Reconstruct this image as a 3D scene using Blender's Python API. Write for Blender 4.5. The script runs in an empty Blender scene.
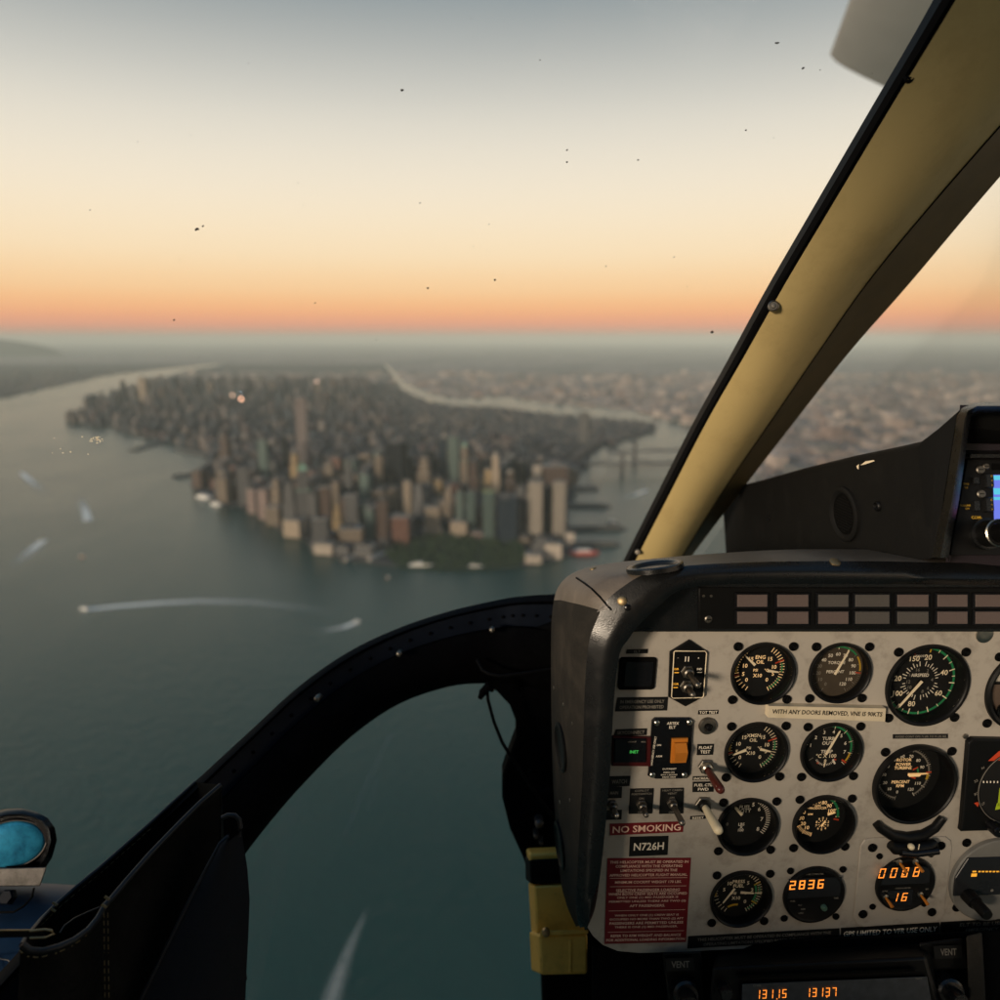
import bpy, bmesh, math, random
from math import sin, cos, tan, atan, atan2, radians, pi, sqrt
import mathutils, mathutils.geometry
from mathutils import Vector, Matrix

random.seed(7)
C = bpy.context.scene.collection
S = bpy.context.scene

# ------------------------------------------------------------------ camera
F = 730.0                                   # focal length in photo pixels (1000 px wide)
PITCH = atan(162.0 / F)
RT = Vector((1, 0, 0)); UP = Vector((0, sin(PITCH), cos(PITCH))); FW = Vector((0, cos(PITCH), -sin(PITCH)))
cd = bpy.data.cameras.new('camera'); cam = bpy.data.objects.new('camera', cd); C.objects.link(cam)
cam.location = (0, 0, 0); cam.rotation_euler = (pi / 2 - PITCH, 0, 0)
cd.sensor_width = 36; cd.lens = 36 * F / 1000
cd.clip_start = 0.01; cd.clip_end = 400000
cd.dof.use_dof = True; cd.dof.focus_distance = 0.69; cd.dof.aperture_fstop = 3.7
S.camera = cam
ALT = 560.0                                 # metres above the harbour

# ------------------------------------------------------------------ sky, sun, exposure
W = bpy.data.worlds.new('World'); S.world = W; W.use_nodes = True
nt = W.node_tree; nt.nodes.clear()
def lin(c): return tuple((x / 255 / 12.92) if x / 255 <= .04045 else ((x / 255 + .055) / 1.055) ** 2.4 for x in c)
o_ = nt.nodes.new('ShaderNodeOutputWorld'); bg = nt.nodes.new('ShaderNodeBackground')
tc = nt.nodes.new('ShaderNodeTexCoord'); sp = nt.nodes.new('ShaderNodeSeparateXYZ')
asn = nt.nodes.new('ShaderNodeMath'); asn.operation = 'ARCSINE'
mr = nt.nodes.new('ShaderNodeMapRange'); mr.inputs[1].default_value = radians(-2); mr.inputs[2].default_value = radians(48)
rp = nt.nodes.new('ShaderNodeValToRGB')
nt.links.new(tc.outputs['Generated'], sp.inputs[0]); nt.links.new(sp.outputs['Z'], asn.inputs[0])
nt.links.new(asn.outputs[0], mr.inputs[0]); nt.links.new(mr.outputs[0], rp.inputs[0])
nt.links.new(rp.outputs[0], bg.inputs[0]); nt.links.new(bg.outputs[0], o_.inputs[0])
SKY = [(-2, (140, 130, 112)), (0.15, (196, 156, 132)), (1.0, (242, 160, 130)), (2.0, (255, 184, 128)), (3.4, (255, 208, 152)), (6.0, (255, 230, 190)),
       (10, (250, 236, 212)), (14.5, (228, 223, 210)), (18.5, (186, 188, 184)), (22, (152, 160, 162)), (30, (92, 124, 142)), (48, (62, 106, 146))]
rp.color_ramp.interpolation = 'B_SPLINE'
els = rp.color_ramp.elements
while len(els) < len(SKY): els.new(0.5)
for e, (a, c) in zip(els, SKY):
    e.position = (a + 2) / 50; e.color = (*lin(c), 1)
bg.inputs[1].default_value = 1.0

sl = bpy.data.lights.new('sun', 'SUN'); so = bpy.data.objects.new('sun', sl); C.objects.link(so)
sl.energy = 3.1; sl.angle = radians(10); sl.color = (1.0, .82, .62)
SUN_AZ, SUN_EL = radians(-138), radians(11)     # low, to the left and behind
sd = Vector((sin(SUN_AZ) * cos(SUN_EL), cos(SUN_AZ) * cos(SUN_EL), sin(SUN_EL)))
so.rotation_euler = sd.to_track_quat('Z', 'Y').to_euler()

S.view_settings.view_transform = 'Standard'; S.view_settings.look = 'None'
S.view_settings.exposure = 0; S.view_settings.gamma = 1; S.view_settings.use_curve_mapping = False
S.cycles.volume_bounces = 1; S.cycles.max_bounces = 10; S.cycles.transparent_max_bounces = 16
S.cycles.use_denoising = True

# ------------------------------------------------------------------ coordinates
def U(px, py, d): return RT * ((px - 500) / F * d) + UP * (-(py - 500) / F * d) + FW * d
def hit(px, py, P0, N):
    r = U(px, py, 1); return r * (P0.dot(N) / r.dot(N))
def G(px, py, z=-ALT):
    r = U(px, py, 1); return r * (z / r.z)

# ------------------------------------------------------------------ materials
def nodes(name):
    m = bpy.data.materials.new(name); m.use_nodes = True
    t = m.node_tree; b = t.nodes['Principled BSDF']; return m, t, b
def mat(name, col, rough=.5, metal=0., var=.15, vs=60., bump=0., bs=800., spec=.35, rvar=0., emit=None, es=1.):
    m, t, b = nodes(name); L = t.links.new
    b.inputs['Roughness'].default_value = rough; b.inputs['Metallic'].default_value = metal
    b.inputs['Specular IOR Level'].default_value = spec
    if emit:
        b.inputs['Emission Color'].default_value = (*emit, 1); b.inputs['Emission Strength'].default_value = es
    tcx = t.nodes.new('ShaderNodeTexCoord')
    n = t.nodes.new('ShaderNodeTexNoise'); n.inputs['Scale'].default_value = vs; n.inputs['Detail'].default_value = 4
    L(tcx.outputs['Object'], n.inputs['Vector'])
    mx = t.nodes.new('ShaderNodeMix'); mx.data_type = 'RGBA'
    mx.inputs[6].default_value = (*[c * (1 - var) for c in col], 1); mx.inputs[7].default_value = (*[min(1, c * (1 + var)) for c in col], 1)
    L(n.outputs['Fac'], mx.inputs[0]); L(mx.outputs[2], b.inputs['Base Color'])
    if rvar:
        r = t.nodes.new('ShaderNodeMapRange'); r.inputs[3].default_value = rough - rvar; r.inputs[4].default_value = rough + rvar
        L(n.outputs['Fac'], r.inputs[0]); L(r.outputs[0], b.inputs['Roughness'])
    if bump:
        n2 = t.nodes.new('ShaderNodeTexNoise'); n2.inputs['Scale'].default_value = bs; n2.inputs['Detail'].default_value = 3
        L(tcx.outputs['Object'], n2.inputs['Vector'])
        bp = t.nodes.new('ShaderNodeBump'); bp.inputs['Strength'].default_value = bump; bp.inputs['Distance'].default_value = .001
        L(n2.outputs['Fac'], bp.inputs['Height']); L(bp.outputs[0], b.inputs['Normal'])
    return m
def worn(name, col, col2, rough, scale=30., thr=.62, bump=.3, bs=900., metal=0., spec=.5):
    """paint or vinyl with scuffed, paler patches"""
    m, t, b = nodes(name); L = t.links.new; b.inputs['Specular IOR Level'].default_value = spec
    tcx = t.nodes.new('ShaderNodeTexCoord')
    n = t.nodes.new('ShaderNodeTexNoise'); n.inputs['Scale'].default_value = scale; n.inputs['Detail'].default_value = 8; n.inputs['Roughness'].default_value = .7
    L(tcx.outputs['Object'], n.inputs['Vector'])
    r = t.nodes.new('ShaderNodeMapRange'); r.inputs[1].default_value = thr - .12; r.inputs[2].default_value = thr + .12
    L(n.outputs['Fac'], r.inputs[0])
    mx = t.nodes.new('ShaderNodeMix'); mx.data_type = 'RGBA'; mx.inputs[6].default_value = (*col, 1); mx.inputs[7].default_value = (*col2, 1)
    L(r.outputs[0], mx.inputs[0]); L(mx.outputs[2], b.inputs['Base Color'])
    rr = t.nodes.new('ShaderNodeMapRange'); rr.inputs[3].default_value = max(.05, rough - .1); rr.inputs[4].default_value = min(1, rough + .15)
    L(n.outputs['Fac'], rr.inputs[0]); L(rr.outputs[0], b.inputs['Roughness']); b.inputs['Metallic'].default_value = metal
    n2 = t.nodes.new('ShaderNodeTexNoise'); n2.inputs['Scale'].default_value = bs; n2.inputs['Detail'].default_value = 3
    L(tcx.outputs['Object'], n2.inputs['Vector'])
    bp = t.nodes.new('ShaderNodeBump'); bp.inputs['Strength'].default_value = bump; bp.inputs['Distance'].default_value = .001
    L(n2.outputs['Fac'], bp.inputs['Height']); L(bp.outputs[0], b.inputs['Normal'])
    return m
def glass(name, tint=(.97, .97, .96), refl=.5, rough=.02):
    m, t, b = nodes(name); t.nodes.remove(b); L = t.links.new
    out = t.nodes['Material Output']
    tr = t.nodes.new('ShaderNodeBsdfTransparent'); tr.inputs[0].default_value = (*tint, 1)
    gl = t.nodes.new('ShaderNodeBsdfGlossy'); gl.inputs['Roughness'].default_value = rough
    fr = t.nodes.new('ShaderNodeFresnel'); fr.inputs[0].default_value = 1.4
    mu = t.nodes.new('ShaderNodeMath'); mu.operation = 'MULTIPLY'; mu.inputs[1].default_value = refl
    mx = t.nodes.new('ShaderNodeMixShader')
    L(fr.outputs[0], mu.inputs[0]); L(mu.outputs[0], mx.inputs[0]); L(tr.outputs[0], mx.inputs[1]); L(gl.outputs[0], mx.inputs[2])
    L(mx.outputs[0], out.inputs[0]); return m
def glow(name, col, s): return mat(name, (.02, .02, .02), .5, emit=col, es=s)

M = {}
M['panel'] = worn('panel_grey_paint', (.405, .366, .312), (.25, .22, .182), .5, 38, .62, .22, 1500)
M['black'] = mat('satin_black', (.0045, .0045, .0045), .42, var=.3, spec=.2, vs=80, bump=.15, bs=1200)
M['flat'] = mat('flat_black', (.002, .002, .002), .7, var=.3, spec=.08)
M['dial'] = mat('dial_black', (.004, .0037, .0033), .75, var=.2)
M['browndial'] = mat('faded_dial', (.062, .046, .030), .75, var=.3)
M['gloss'] = mat('gloss_black', (.005, .005, .006), .22, var=.2)
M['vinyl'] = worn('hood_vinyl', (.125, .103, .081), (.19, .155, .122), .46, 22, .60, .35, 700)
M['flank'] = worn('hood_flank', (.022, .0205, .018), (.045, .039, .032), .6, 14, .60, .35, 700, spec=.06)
M['lip'] = worn('hood_edge', (.006, .0065, .007), (.014, .013, .012), .26, 40, .66, .15, 900)
M['pod'] = worn('pod_plastic', (.0085, .0085, .0082), (.014, .0135, .0125), .55, 30, .66, .2, 1100, spec=.10)
M['post'] = worn('post_beige', (.66, .51, .225), (.56, .42, .18), .45, 18, .62, .12, 900)
M['postside'] = mat('side_brown', (.17, .115, .042), .5, var=.25, vs=30, bump=.1, spec=.3)
M['gasket'] = mat('rubber', (.003, .003, .0034), .6, var=.3, spec=.1)
M['frame'] = worn('frame_black', (.0018, .0018, .0022), (.004, .0043, .005), .75, 30, .62, .3, 400, spec=.05)
M['flange'] = mat('frame_flange', (.006, .009, .016), .55, var=.4, vs=50, spec=.15)
M['cream'] = mat('cream_paint', (.92, .77, .54), .6, var=.08)
M['lume'] = mat('backlit_cream', (.8, .6, .36), .6, emit=(1., .55, .2), es=.4)
M['white'] = mat('white_print', (.85, .76, .62), .6, var=.1)
M['dim'] = mat('worn_print', (.20, .18, .15), .6, var=.3)
M['green'] = mat('green_arc', (.02, .22, .08), .5, var=.1)
M['yellow'] = mat('yellow_arc', (.55, .33, .03), .5, var=.1)
M['red'] = mat('red_mark', (.55, .06, .02), .5, var=.1)
M['redpl'] = mat('red_placard', (.17, .009, .014), .38, var=.15, vs=100)
M['pink'] = mat('placard_letters', (.92, .62, .48), .5, var=.05)
M['blackpl'] = mat('black_placard', (.005, .005, .005), .5, var=.2)
M['creampl'] = worn('cream_tape', (.62, .53, .38), (.5, .42, .28), .5, 60, .62, .1)
M['steel'] = mat('bright_steel', (.45, .42, .36), .32, 1., var=.2, vs=200)
M['dullsteel'] = mat('dull_steel', (.22, .20, .17), .45, 1., var=.3, vs=100)
M['brass'] = mat('brass_rivet', (.38, .28, .15), .5, 1., var=.2)
M['orange'] = mat('orange_rocker', (.50, .17, .02), .4, var=.15)
M['redtip'] = mat('dark_red_lever', (.075, .014, .010), .3, var=.2)
M['whitetip'] = mat('cream_lever', (.72, .62, .42), .35, var=.1)
M['amber'] = glow('amber_digits', (1., .27, .03), 1.6)
M['amber2'] = glow('amber_dim', (1., .42, .03), 1.0)
M['greenled'] = glow('green_digits', (.08, .8, .12), .55)
M['lens'] = mat('annunciator_lens', (.125, .095, .088), .35, var=.12, vs=400, bump=.3, bs=2500)
M['lens2'] = mat('annunciator_lens_grey', (.085, .078, .073), .35, var=.12, vs=400, bump=.3, bs=2500)
M['yellowbox'] = worn('yellow_plastic', (.85, .53, .10), (.62, .38, .07), .5, 40, .6, .15)
M['leather'] = worn('black_leather', (.0035, .003, .0026), (.008, .007, .006), .6, 60, .6, .8, 260, spec=.12)
M['pipe'] = mat('leather_edge', (.012, .012, .014), .42, var=.3)
M['cloth'] = mat('navy_cloth', (.004, .0045, .0065), .85, var=.3, vs=200, bump=.4, bs=1500)
M['stitch'] = mat('tan_thread', (.16, .115, .05), .7, var=.2)
M['navy'] = mat('navy_paint', (.008, .024, .055), .35, var=.25, vs=30)
M['mirror'] = worn('sky_painted_mirror', (.05, .44, .74), (.012, .13, .27), .25, 34, .52, .1, 300, .35)  # sky reflection painted in as two mottled blues
M['alu'] = worn('scuffed_aluminium', (.15, .14, .135), (.08, .075, .07), .45, 70, .55, .2, metal=.8)
M['gaugeglass'] = glass('gauge_glass', (.96, .96, .95), .25, .05)
def reflection_paint(name, col, a):
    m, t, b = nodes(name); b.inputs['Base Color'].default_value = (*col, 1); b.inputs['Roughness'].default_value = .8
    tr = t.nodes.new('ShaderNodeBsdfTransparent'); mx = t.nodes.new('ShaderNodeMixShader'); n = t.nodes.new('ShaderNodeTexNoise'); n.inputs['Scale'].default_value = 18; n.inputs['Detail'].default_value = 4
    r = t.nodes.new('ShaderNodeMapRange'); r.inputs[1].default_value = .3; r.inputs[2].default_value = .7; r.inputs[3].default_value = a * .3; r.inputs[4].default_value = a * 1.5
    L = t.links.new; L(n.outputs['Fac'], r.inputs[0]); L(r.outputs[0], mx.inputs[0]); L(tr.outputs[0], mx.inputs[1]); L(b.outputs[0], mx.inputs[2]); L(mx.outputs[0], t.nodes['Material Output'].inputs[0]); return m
M['reflection_paint'] = reflection_paint('painted_reflection', (.6, .78, .78), .13)
M['windglass'] = glass('acrylic_glass', (.985, .985, .98), .18, .01)
M['purple'] = mat('hood_inside', (.012, .008, .012), .5, var=.2)
M['speck'] = mat('dried_bug', (.02, .018, .015), .8, var=.4)
M['speckl'] = mat('pale_scratch', (.8, .7, .5), .5, var=.1)
M['sphere_sky'] = mat('horizon_ball_white', (.52, .47, .40), .5, var=.06)
M['sphere_gnd'] = mat('horizon_ball_brown', (.12, .085, .065), .5, var=.1)
M['greyface'] = mat('grey_bezel', (.17, .165, .15), .5, var=.15, bump=.15)
M['scrblue'] = glow('screen_blue', (.16, .22, .9), .9)
M['scrcyan'] = glow('screen_cyan', (.10, .65, .85), .9)
M['scrpink'] = glow('screen_pink', (.9, .06, .25), .9)
M['scrwhite'] = glow('screen_white', (.9, .95, 1.), 1.1)
M['lcd'] = mat('smoked_display', (.016, .017, .019), .25, var=.2)
M['unseen_shade'] = mat('unseen_shade_lining', (.26, .23, .19), .8, var=.1)
M['rotor'] = mat('rotor_paint', (.88, .87, .84), .5, var=.1, vs=4)

# ------------------------------------------------------------------ mesh builder
_txt = {}
def glyphs(s):
    if s not in _txt:
        cu = bpy.data.curves.new('t', 'FONT'); cu.body = s; cu.size = 1; cu.resolution_u = 2; cu.offset = .016; cu.align_x = 'CENTER'
        ob = bpy.data.objects.new('t', cu); me = bpy.data.meshes.new_from_object(ob)
        v = [tuple(p.co) for p in me.vertices]; f = [tuple(p.vertices) for p in me.polygons]
        bpy.data.objects.remove(ob); bpy.data.curves.remove(cu); bpy.data.meshes.remove(me)
        if v:
            x0 = min(p[0] for p in v); x1 = max(p[0] for p in v); y0 = min(p[1] for p in v); y1 = max(p[1] for p in v)
        else: x0 = x1 = y0 = y1 = 0
        _txt[s] = (v, f, (x0, x1, y0, y1))
    return _txt[s]
SEG = {'0': 'abcdef', '1': 'bc', '2': 'abged', '3': 'abgcd', '4': 'fgbc', '5': 'afgcd', '6': 'afgedc', '7': 'abc', '8': 'abcdefg', '9': 'abcdfg', 'E': 'afged', 'J': 'bcd', 'b': 'fgedc', ' ': ''}
class MB:
    def __init__(s): s.v = []; s.f = []; s.m = []
    def add(s, vs, fs, mi=0, X=None):
        o = len(s.v)
        for p in vs:
            p = Vector(p); s.v.append(X @ p if X else p)
        for f in fs: s.f.append(tuple(i + o for i in f)); s.m.append(mi)
    def box(s, c, d, mi=0, X=None):
        x, y, z = c; a, b, e = d[0] / 2, d[1] / 2, d[2] / 2
        vs = [(x + i * a, y + j * b, z + k * e) for k in (-1, 1) for j in (-1, 1) for i in (-1, 1)]
        s.add(vs, [(0, 2, 3, 1), (4, 5, 7, 6), (0, 1, 5, 4), (2, 6, 7, 3), (0, 4, 6, 2), (1, 3, 7, 5)], mi, X)
    def prism(s, pts, n0, n1, mi=0, ch=0., X=None):
        """polygon (counter-clockwise) from n0 to n1; the top edge chamfered by ch"""
        k = len(pts); c = Vector((sum(p[0] for p in pts) / k, sum(p[1] for p in pts) / k))
        vs = [(p[0], p[1], n0) for p in pts] + [(p[0], p[1], n1 - ch) for p in pts]
        fs = [(i, (i + 1) % k, k + (i + 1) % k, k + i) for i in range(k)]
        if ch:
            for p in pts:
                d = Vector(p) - c; d = d * max(0, 1 - ch / max(d.length, 1e-6)); vs.append((c.x + d.x, c.y + d.y, n1))
            fs += [(k + i, k + (i + 1) % k, 2 * k + (i + 1) % k, 2 * k + i) for i in range(k)]
            fs.append(tuple(2 * k + i for i in range(k)))
        else: fs.append(tuple(k + i for i in range(k)))
        fs.append(tuple(reversed(range(k))))
        s.add(vs, fs, mi, X)
    def flat(s, pts, n, mi=0): s.add([(p[0], p[1], n) for p in pts], [tuple(range(len(pts)))], mi)
    def lathe(s, prof, c=(0, 0), seg=40, mi=0, X=None, cap0=False, cap1=False):
        k = len(prof); vs = []; fs = []
        for r, n in prof:
            for i in range(seg):
                a = 2 * pi * i / seg; vs.append((c[0] + r * cos(a), c[1] + r * sin(a), n))
        for j in range(k - 1):
            for i in range(seg):
                i2 = (i + 1) % seg; fs.append((j * seg + i, j * seg + i2, (j + 1) * seg + i2, (j + 1) * seg + i))
        if cap0: fs.append(tuple(reversed(range(seg))))
        if cap1: fs.append(tuple((k - 1) * seg + i for i in range(seg)))
        s.add(vs, fs, mi, X)
    def loft(s, rows, mi=0, closed=False, caps=False, flip=False):
        k = len(rows[0]); vs = [p for r in rows for p in r]; fs = []
        for j in range(len(rows) - 1):
            for i in range(k if closed else k - 1):
                i2 = (i + 1) % k; q = (j * k + i, j * k + i2, (j + 1) * k + i2, (j + 1) * k + i)
                fs.append(q[::-1] if flip else q)
        if caps: fs.append(tuple(range(k))); fs.append(tuple((len(rows) - 1) * k + i for i in reversed(range(k))))
        s.add(vs, fs, mi)
    def tube(s, path, r, seg=10, mi=0, caps=True):
        path = [Vector(p) for p in path]; rows = []
        ref = Vector((0.13, .21, 1)).normalized()
        for i, p in enumerate(path):
            t = (path[min(i + 1, len(path) - 1)] - path[max(i - 1, 0)]).normalized()
            a = t.cross(ref); a = a.normalized() if a.length > 1e-4 else t.orthogonal().normalized(); b = t.cross(a)
            rr = r[i] if isinstance(r, (list, tuple)) else r
            rows.append([p + a * rr * cos(2 * pi * j / seg) + b * rr * sin(2 * pi * j / seg) for j in range(seg)])
        s.loft(rows, mi, True, caps)
    def text(s, t, x, y, size, n, mi=0, ang=0., fit=None, sx=1.):
        """size = cap height; fit=(w,h) squeezes the line into that box"""
        v, f, (x0, x1, y0, y1) = glyphs(t)
        if not v: return
        if fit: kx, ky = fit[0] / (x1 - x0), fit[1] / max(y1 - y0, .5)
        else: ky = size / .69; kx = ky * sx
        cx, cy = (x0 + x1) / 2, (y0 + y1) / 2
        ca, sa = cos(ang), sin(ang)
        s.add([(x + (p[0] - cx) * kx * ca - (p[1] - cy) * ky * sa, y + (p[0] - cx) * kx * sa + (p[1] - cy) * ky * ca, n) for p in v], f, mi)
    def seg7(s, t, x, y, w, h, n, mi=0, pitch=1.35, slant=.1, th=.16, ang=0.):
        a = 0
        for ch in t:
            if ch in '.:':
                q = w * .11
                for yy in ([-h / 2] if ch == '.' else [-h * .2, h * .2]):
                    s.flat([(x + (a - w * .2) - q, y + yy - q), (x + (a - w * .2) + q, y + yy - q), (x + (a - w * .2) + q, y + yy + q), (x + (a - w * .2) - q, y + yy + q)], n, mi)
                continue
            hw, hh, k = w / 2, h / 2, w * th
            R = {'a': (-hw, hh - k, hw, hh), 'g': (-hw, -k / 2, hw, k / 2), 'd': (-hw, -hh, hw, -hh + k),
                 'f': (-hw, .03 * h, -hw + k, hh), 'b': (hw - k, .03 * h, hw, hh), 'e': (-hw, -hh, -hw + k, -.03 * h), 'c': (hw - k, -hh, hw, -.03 * h)}
            for g in SEG.get(ch, ''):
                p = R[g]; e = k * .12
                qs = [(p[0] + e, p[1] + e), (p[2] - e, p[1] + e), (p[2] - e, p[3] - e), (p[0] + e, p[3] - e)]
                s.flat([(x + a + q[0] + q[1] * slant, y + q[1] + (a + q[0]) * tan(ang)) for q in qs], n, mi)
            a += w * pitch
    def tick(s, c, a, r0, r1, w, n, mi=0):
        a = radians(a); d = Vector((sin(a), cos(a))); t = Vector((d.y, -d.x)) * w / 2; c = Vector(c)
        s.flat([c + d * r0 - t, c + d * r1 - t, c + d * r1 + t, c + d * r0 + t][::-1], n, mi)
    def ticks(s, c, a0, a1, k, r0, r1, w, n, mi=0):
        for i in range(k): s.tick(c, a0 + (a1 - a0) * i / (k - 1), r0, r1, w, n, mi)
    def arc(s, c, a0, a1, r0, r1, n, mi=0, k=24):
        pts = [(c[0] + r1 * sin(radians(a0 + (a1 - a0) * i / k)), c[1] + r1 * cos(radians(a0 + (a1 - a0) * i / k))) for i in range(k + 1)]
        pin = [(c[0] + r0 * sin(radians(a0 + (a1 - a0) * i / k)), c[1] + r0 * cos(radians(a0 + (a1 - a0) * i / k))) for i in range(k + 1)]
        for i in range(k): s.flat([pin[i], pin[i + 1], pts[i + 1], pts[i]], n, mi)
    def build(s, name, mats, parent=None, smooth=40, bevel=0.):
        me = bpy.data.meshes.new(name); me.from_pydata([tuple(p) for p in s.v], [], s.f)
        for m in (mats if isinstance(mats, (list, tuple)) else [mats]): me.materials.append(m)
        me.polygons.foreach_set('material_index', s.m)
        if smooth:
            me.polygons.foreach_set('use_smooth', [True] * len(s.f)); me.set_sharp_from_angle(angle=radians(smooth))
        me.validate(); me.update()
        o = bpy.data.objects.new(name, me); C.objects.link(o)
        if parent: o.parent = parent
        if bevel:
            b = o.modifiers.new('bevel', 'BEVEL'); b.width = bevel; b.segments = 2; b.limit_method = 'ANGLE'; b.angle_limit = radians(35)
        return o
def tag(o, label=None, cat=None, group=None, kind=None):
    if label: o['label'] = label
    if cat: o['category'] = cat
    if group: o['group'] = group
    if kind: o['kind'] = kind
    return o
def thing(name, label, cat, mw=None, group=None):
    o = bpy.data.objects.new(name, None); C.objects.link(o); o.empty_display_size = .02
    if mw: o.matrix_world = mw
    return tag(o, label, cat, group)
def rrect(cx, cy, w, h, r, k=5):
    pts = []
    for qx, qy, a0 in ((1, 1, 0), (-1, 1, 90), (-1, -1, 180), (1, -1, 270)):
        for i in range(k + 1):
            a = radians(a0 + 90 * i / k); pts.append((cx + qx * (w / 2 - r) + r * cos(a), cy + qy * (h / 2 - r) + r * sin(a)))
    return pts

# ================================================================== THE OUTSIDE
WZ = -ALT
# ---- water
def water_mat():
    m, t, b = nodes('harbour_water'); L = t.links.new
    tcx = t.nodes.new('ShaderNodeTexCoord')
    b.inputs['IOR'].default_value = 1.33; b.inputs['Roughness'].default_value = .21; b.inputs['Specular IOR Level'].default_value = .45; b.inputs['Specular Tint'].default_value = (.48, .90, .90, 1)
    n0 = t.nodes.new('ShaderNodeTexNoise'); n0.inputs['Scale'].default_value = .0022; n0.inputs['Detail'].default_value = 6
    L(tcx.outputs['Object'], n0.inputs['Vector'])
    mx = t.nodes.new('ShaderNodeMix'); mx.data_type = 'RGBA'; mx.inputs[6].default_value = (.002, .038, .033, 1); mx.inputs[7].default_value = (.006, .052, .045, 1)
    L(n0.outputs['Fac'], mx.inputs[0]); L(mx.outputs[2], b.inputs['Base Color'])
    n1 = t.nodes.new('ShaderNodeTexNoise'); n1.inputs['Scale'].default_value = .06; n1.inputs['Detail'].default_value = 8; n1.inputs['Roughness'].default_value = .65
    L(tcx.outputs['Object'], n1.inputs['Vector'])
    bp = t.nodes.new('ShaderNodeBump'); bp.inputs['Strength'].default_value = .62; bp.inputs['Distance'].default_value = 3.
    L(n1.outputs['Fac'], bp.inputs['Height']); L(bp.outputs[0], b.inputs['Normal'])
    mp = t.nodes.new('ShaderNodeMapping'); mp.inputs['Scale'].default_value = (1, .35, 1); mp.inputs['Rotation'].default_value = (0, 0, .5); L(tcx.outputs['Object'], mp.inputs[0])
    n2 = t.nodes.new('ShaderNodeTexNoise'); n2.inputs['Scale'].default_value = .0045; n2.inputs['Detail'].default_value = 7; n2.inputs['Roughness'].default_value = .6; n2.inputs['Distortion'].default_value = .8; L(mp.outputs[0], n2.inputs['Vector'])
    r2 = t.nodes.new('ShaderNodeMapRange'); r2.inputs[1].default_value = .32; r2.inputs[2].default_value = .68; r2.inputs[3].default_value = .185; r2.inputs[4].default_value = .26; L(n2.outputs['Fac'], r2.inputs[0]); L(r2.outputs[0], b.inputs['Roughness'])
    return m
def sheet(name, pts, z, m, thick=3.):
    b = MB(); b.prism([(p.x, p.y) for p in pts], z - thick, z); o = b.build(name, m, None, 0); o['kind'] = 'structure'; return o
b = MB(); E = 88000
b.flat([(-E, -20000), (E, -20000), (E, E), (-E, E)], WZ)
o = b.build('water', water_mat(), None, 0); o['kind'] = 'structure'
# ---- land
def land_mat(name, c1, c2, c3, sc):
    m, t, b = nodes(name); L = t.links.new
    tcx = t.nodes.new('ShaderNodeTexCoord')
    v = t.nodes.new('ShaderNodeTexVoronoi'); v.inputs['Scale'].default_value = sc
    n = t.nodes.new('ShaderNodeTexNoise'); n.inputs['Scale'].default_value = sc * .12; n.inputs['Detail'].default_value = 5
    L(tcx.outputs['Object'], v.inputs['Vector']); L(tcx.outputs['Object'], n.inputs['Vector'])
    sp_ = t.nodes.new('ShaderNodeSeparateColor'); L(v.outputs['Color'], sp_.inputs[0])
    r = t.nodes.new('ShaderNodeValToRGB'); e = r.color_ramp.elements
    e[0].color = (*c1, 1); e[1].color = (*c2, 1); e[0].position = .2; e[1].position = .9
    L(sp_.outputs[0], r.inputs[0])
    mx = t.nodes.new('ShaderNodeMix'); mx.data_type = 'RGBA'; mx.inputs[7].default_value = (*c3, 1)
    mr_ = t.nodes.new('ShaderNodeMapRange'); mr_.inputs[1].default_value = .5; mr_.inputs[2].default_value = .62
    L(n.outputs['Fac'], mr_.inputs[0]); L(mr_.outputs[0], mx.inputs[0]); L(r.outputs[0], mx.inputs[6])
    L(mx.outputs[2], b.inputs['Base Color']); b.inputs['Roughness'].default_value = .9
    return m
LM = land_mat('city_ground', (.02, .022, .025), (.06, .056, .052), (.028, .034, .028), .012)
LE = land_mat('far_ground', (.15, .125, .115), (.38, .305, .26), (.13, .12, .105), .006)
MAN = [(226, 364), (182, 371.5), (162, 379), (140, 390), (119, 401), (91, 407), (67, 421), (90, 427), (112, 428), (133, 434), (158, 439), (185, 446),
       (210, 455), (214, 470), (196, 478), (190, 486), (200, 494), (212, 503), (225, 508), (238, 507), (259, 517), (280, 531), (304, 540), (312, 551), (345, 561),
       (398, 567), (440, 570), (482, 570), (524, 567), (559, 561), (577, 552), (572, 538), (566, 515), (572, 500), (578, 480), (587, 460), (600, 449),
       (630, 440), (652, 434), (657, 428), (650, 423), (604, 419.5), (545, 414.5), (496, 408), (457, 407.5), (430, 403.5), (413, 397), (400, 390), (394, 383), (392, 375), (384, 364)]
EAST = [(386, 364), (396, 373), (405, 382), (416, 387), (427, 392), (441, 395.5), (457, 398), (496, 396), (510, 397), (545, 402), (604, 407.5), (640, 411.5), (660, 418),
        (690, 425), (720, 440), (735, 470), (760, 520), (800, 560), (1000, 620), (1900, 640), (2300, 364)]
NJ = [(-1200, 470), (-300, 416), (0, 398), (50, 388), (100, 377), (117, 374.5), (140, 371.5), (178, 367.5), (212, 364), (-1400, 364)]
def ccw(ps):
    a = sum(ps[i].x * ps[(i + 1) % len(ps)].y - ps[(i + 1) % len(ps)].x * ps[i].y for i in range(len(ps)))
    return ps if a > 0 else ps[::-1]
LZ = WZ + 3
manp = ccw([G(*p) for p in MAN]); eastp = ccw([G(*p) for p in EAST]); njp = ccw([G(*p) for p in NJ])
sheet('island_ground', manp, LZ, LM); sheet('borough_ground', eastp, LZ, LE); sheet('west_bank_ground', njp, LZ, LM)
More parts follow.
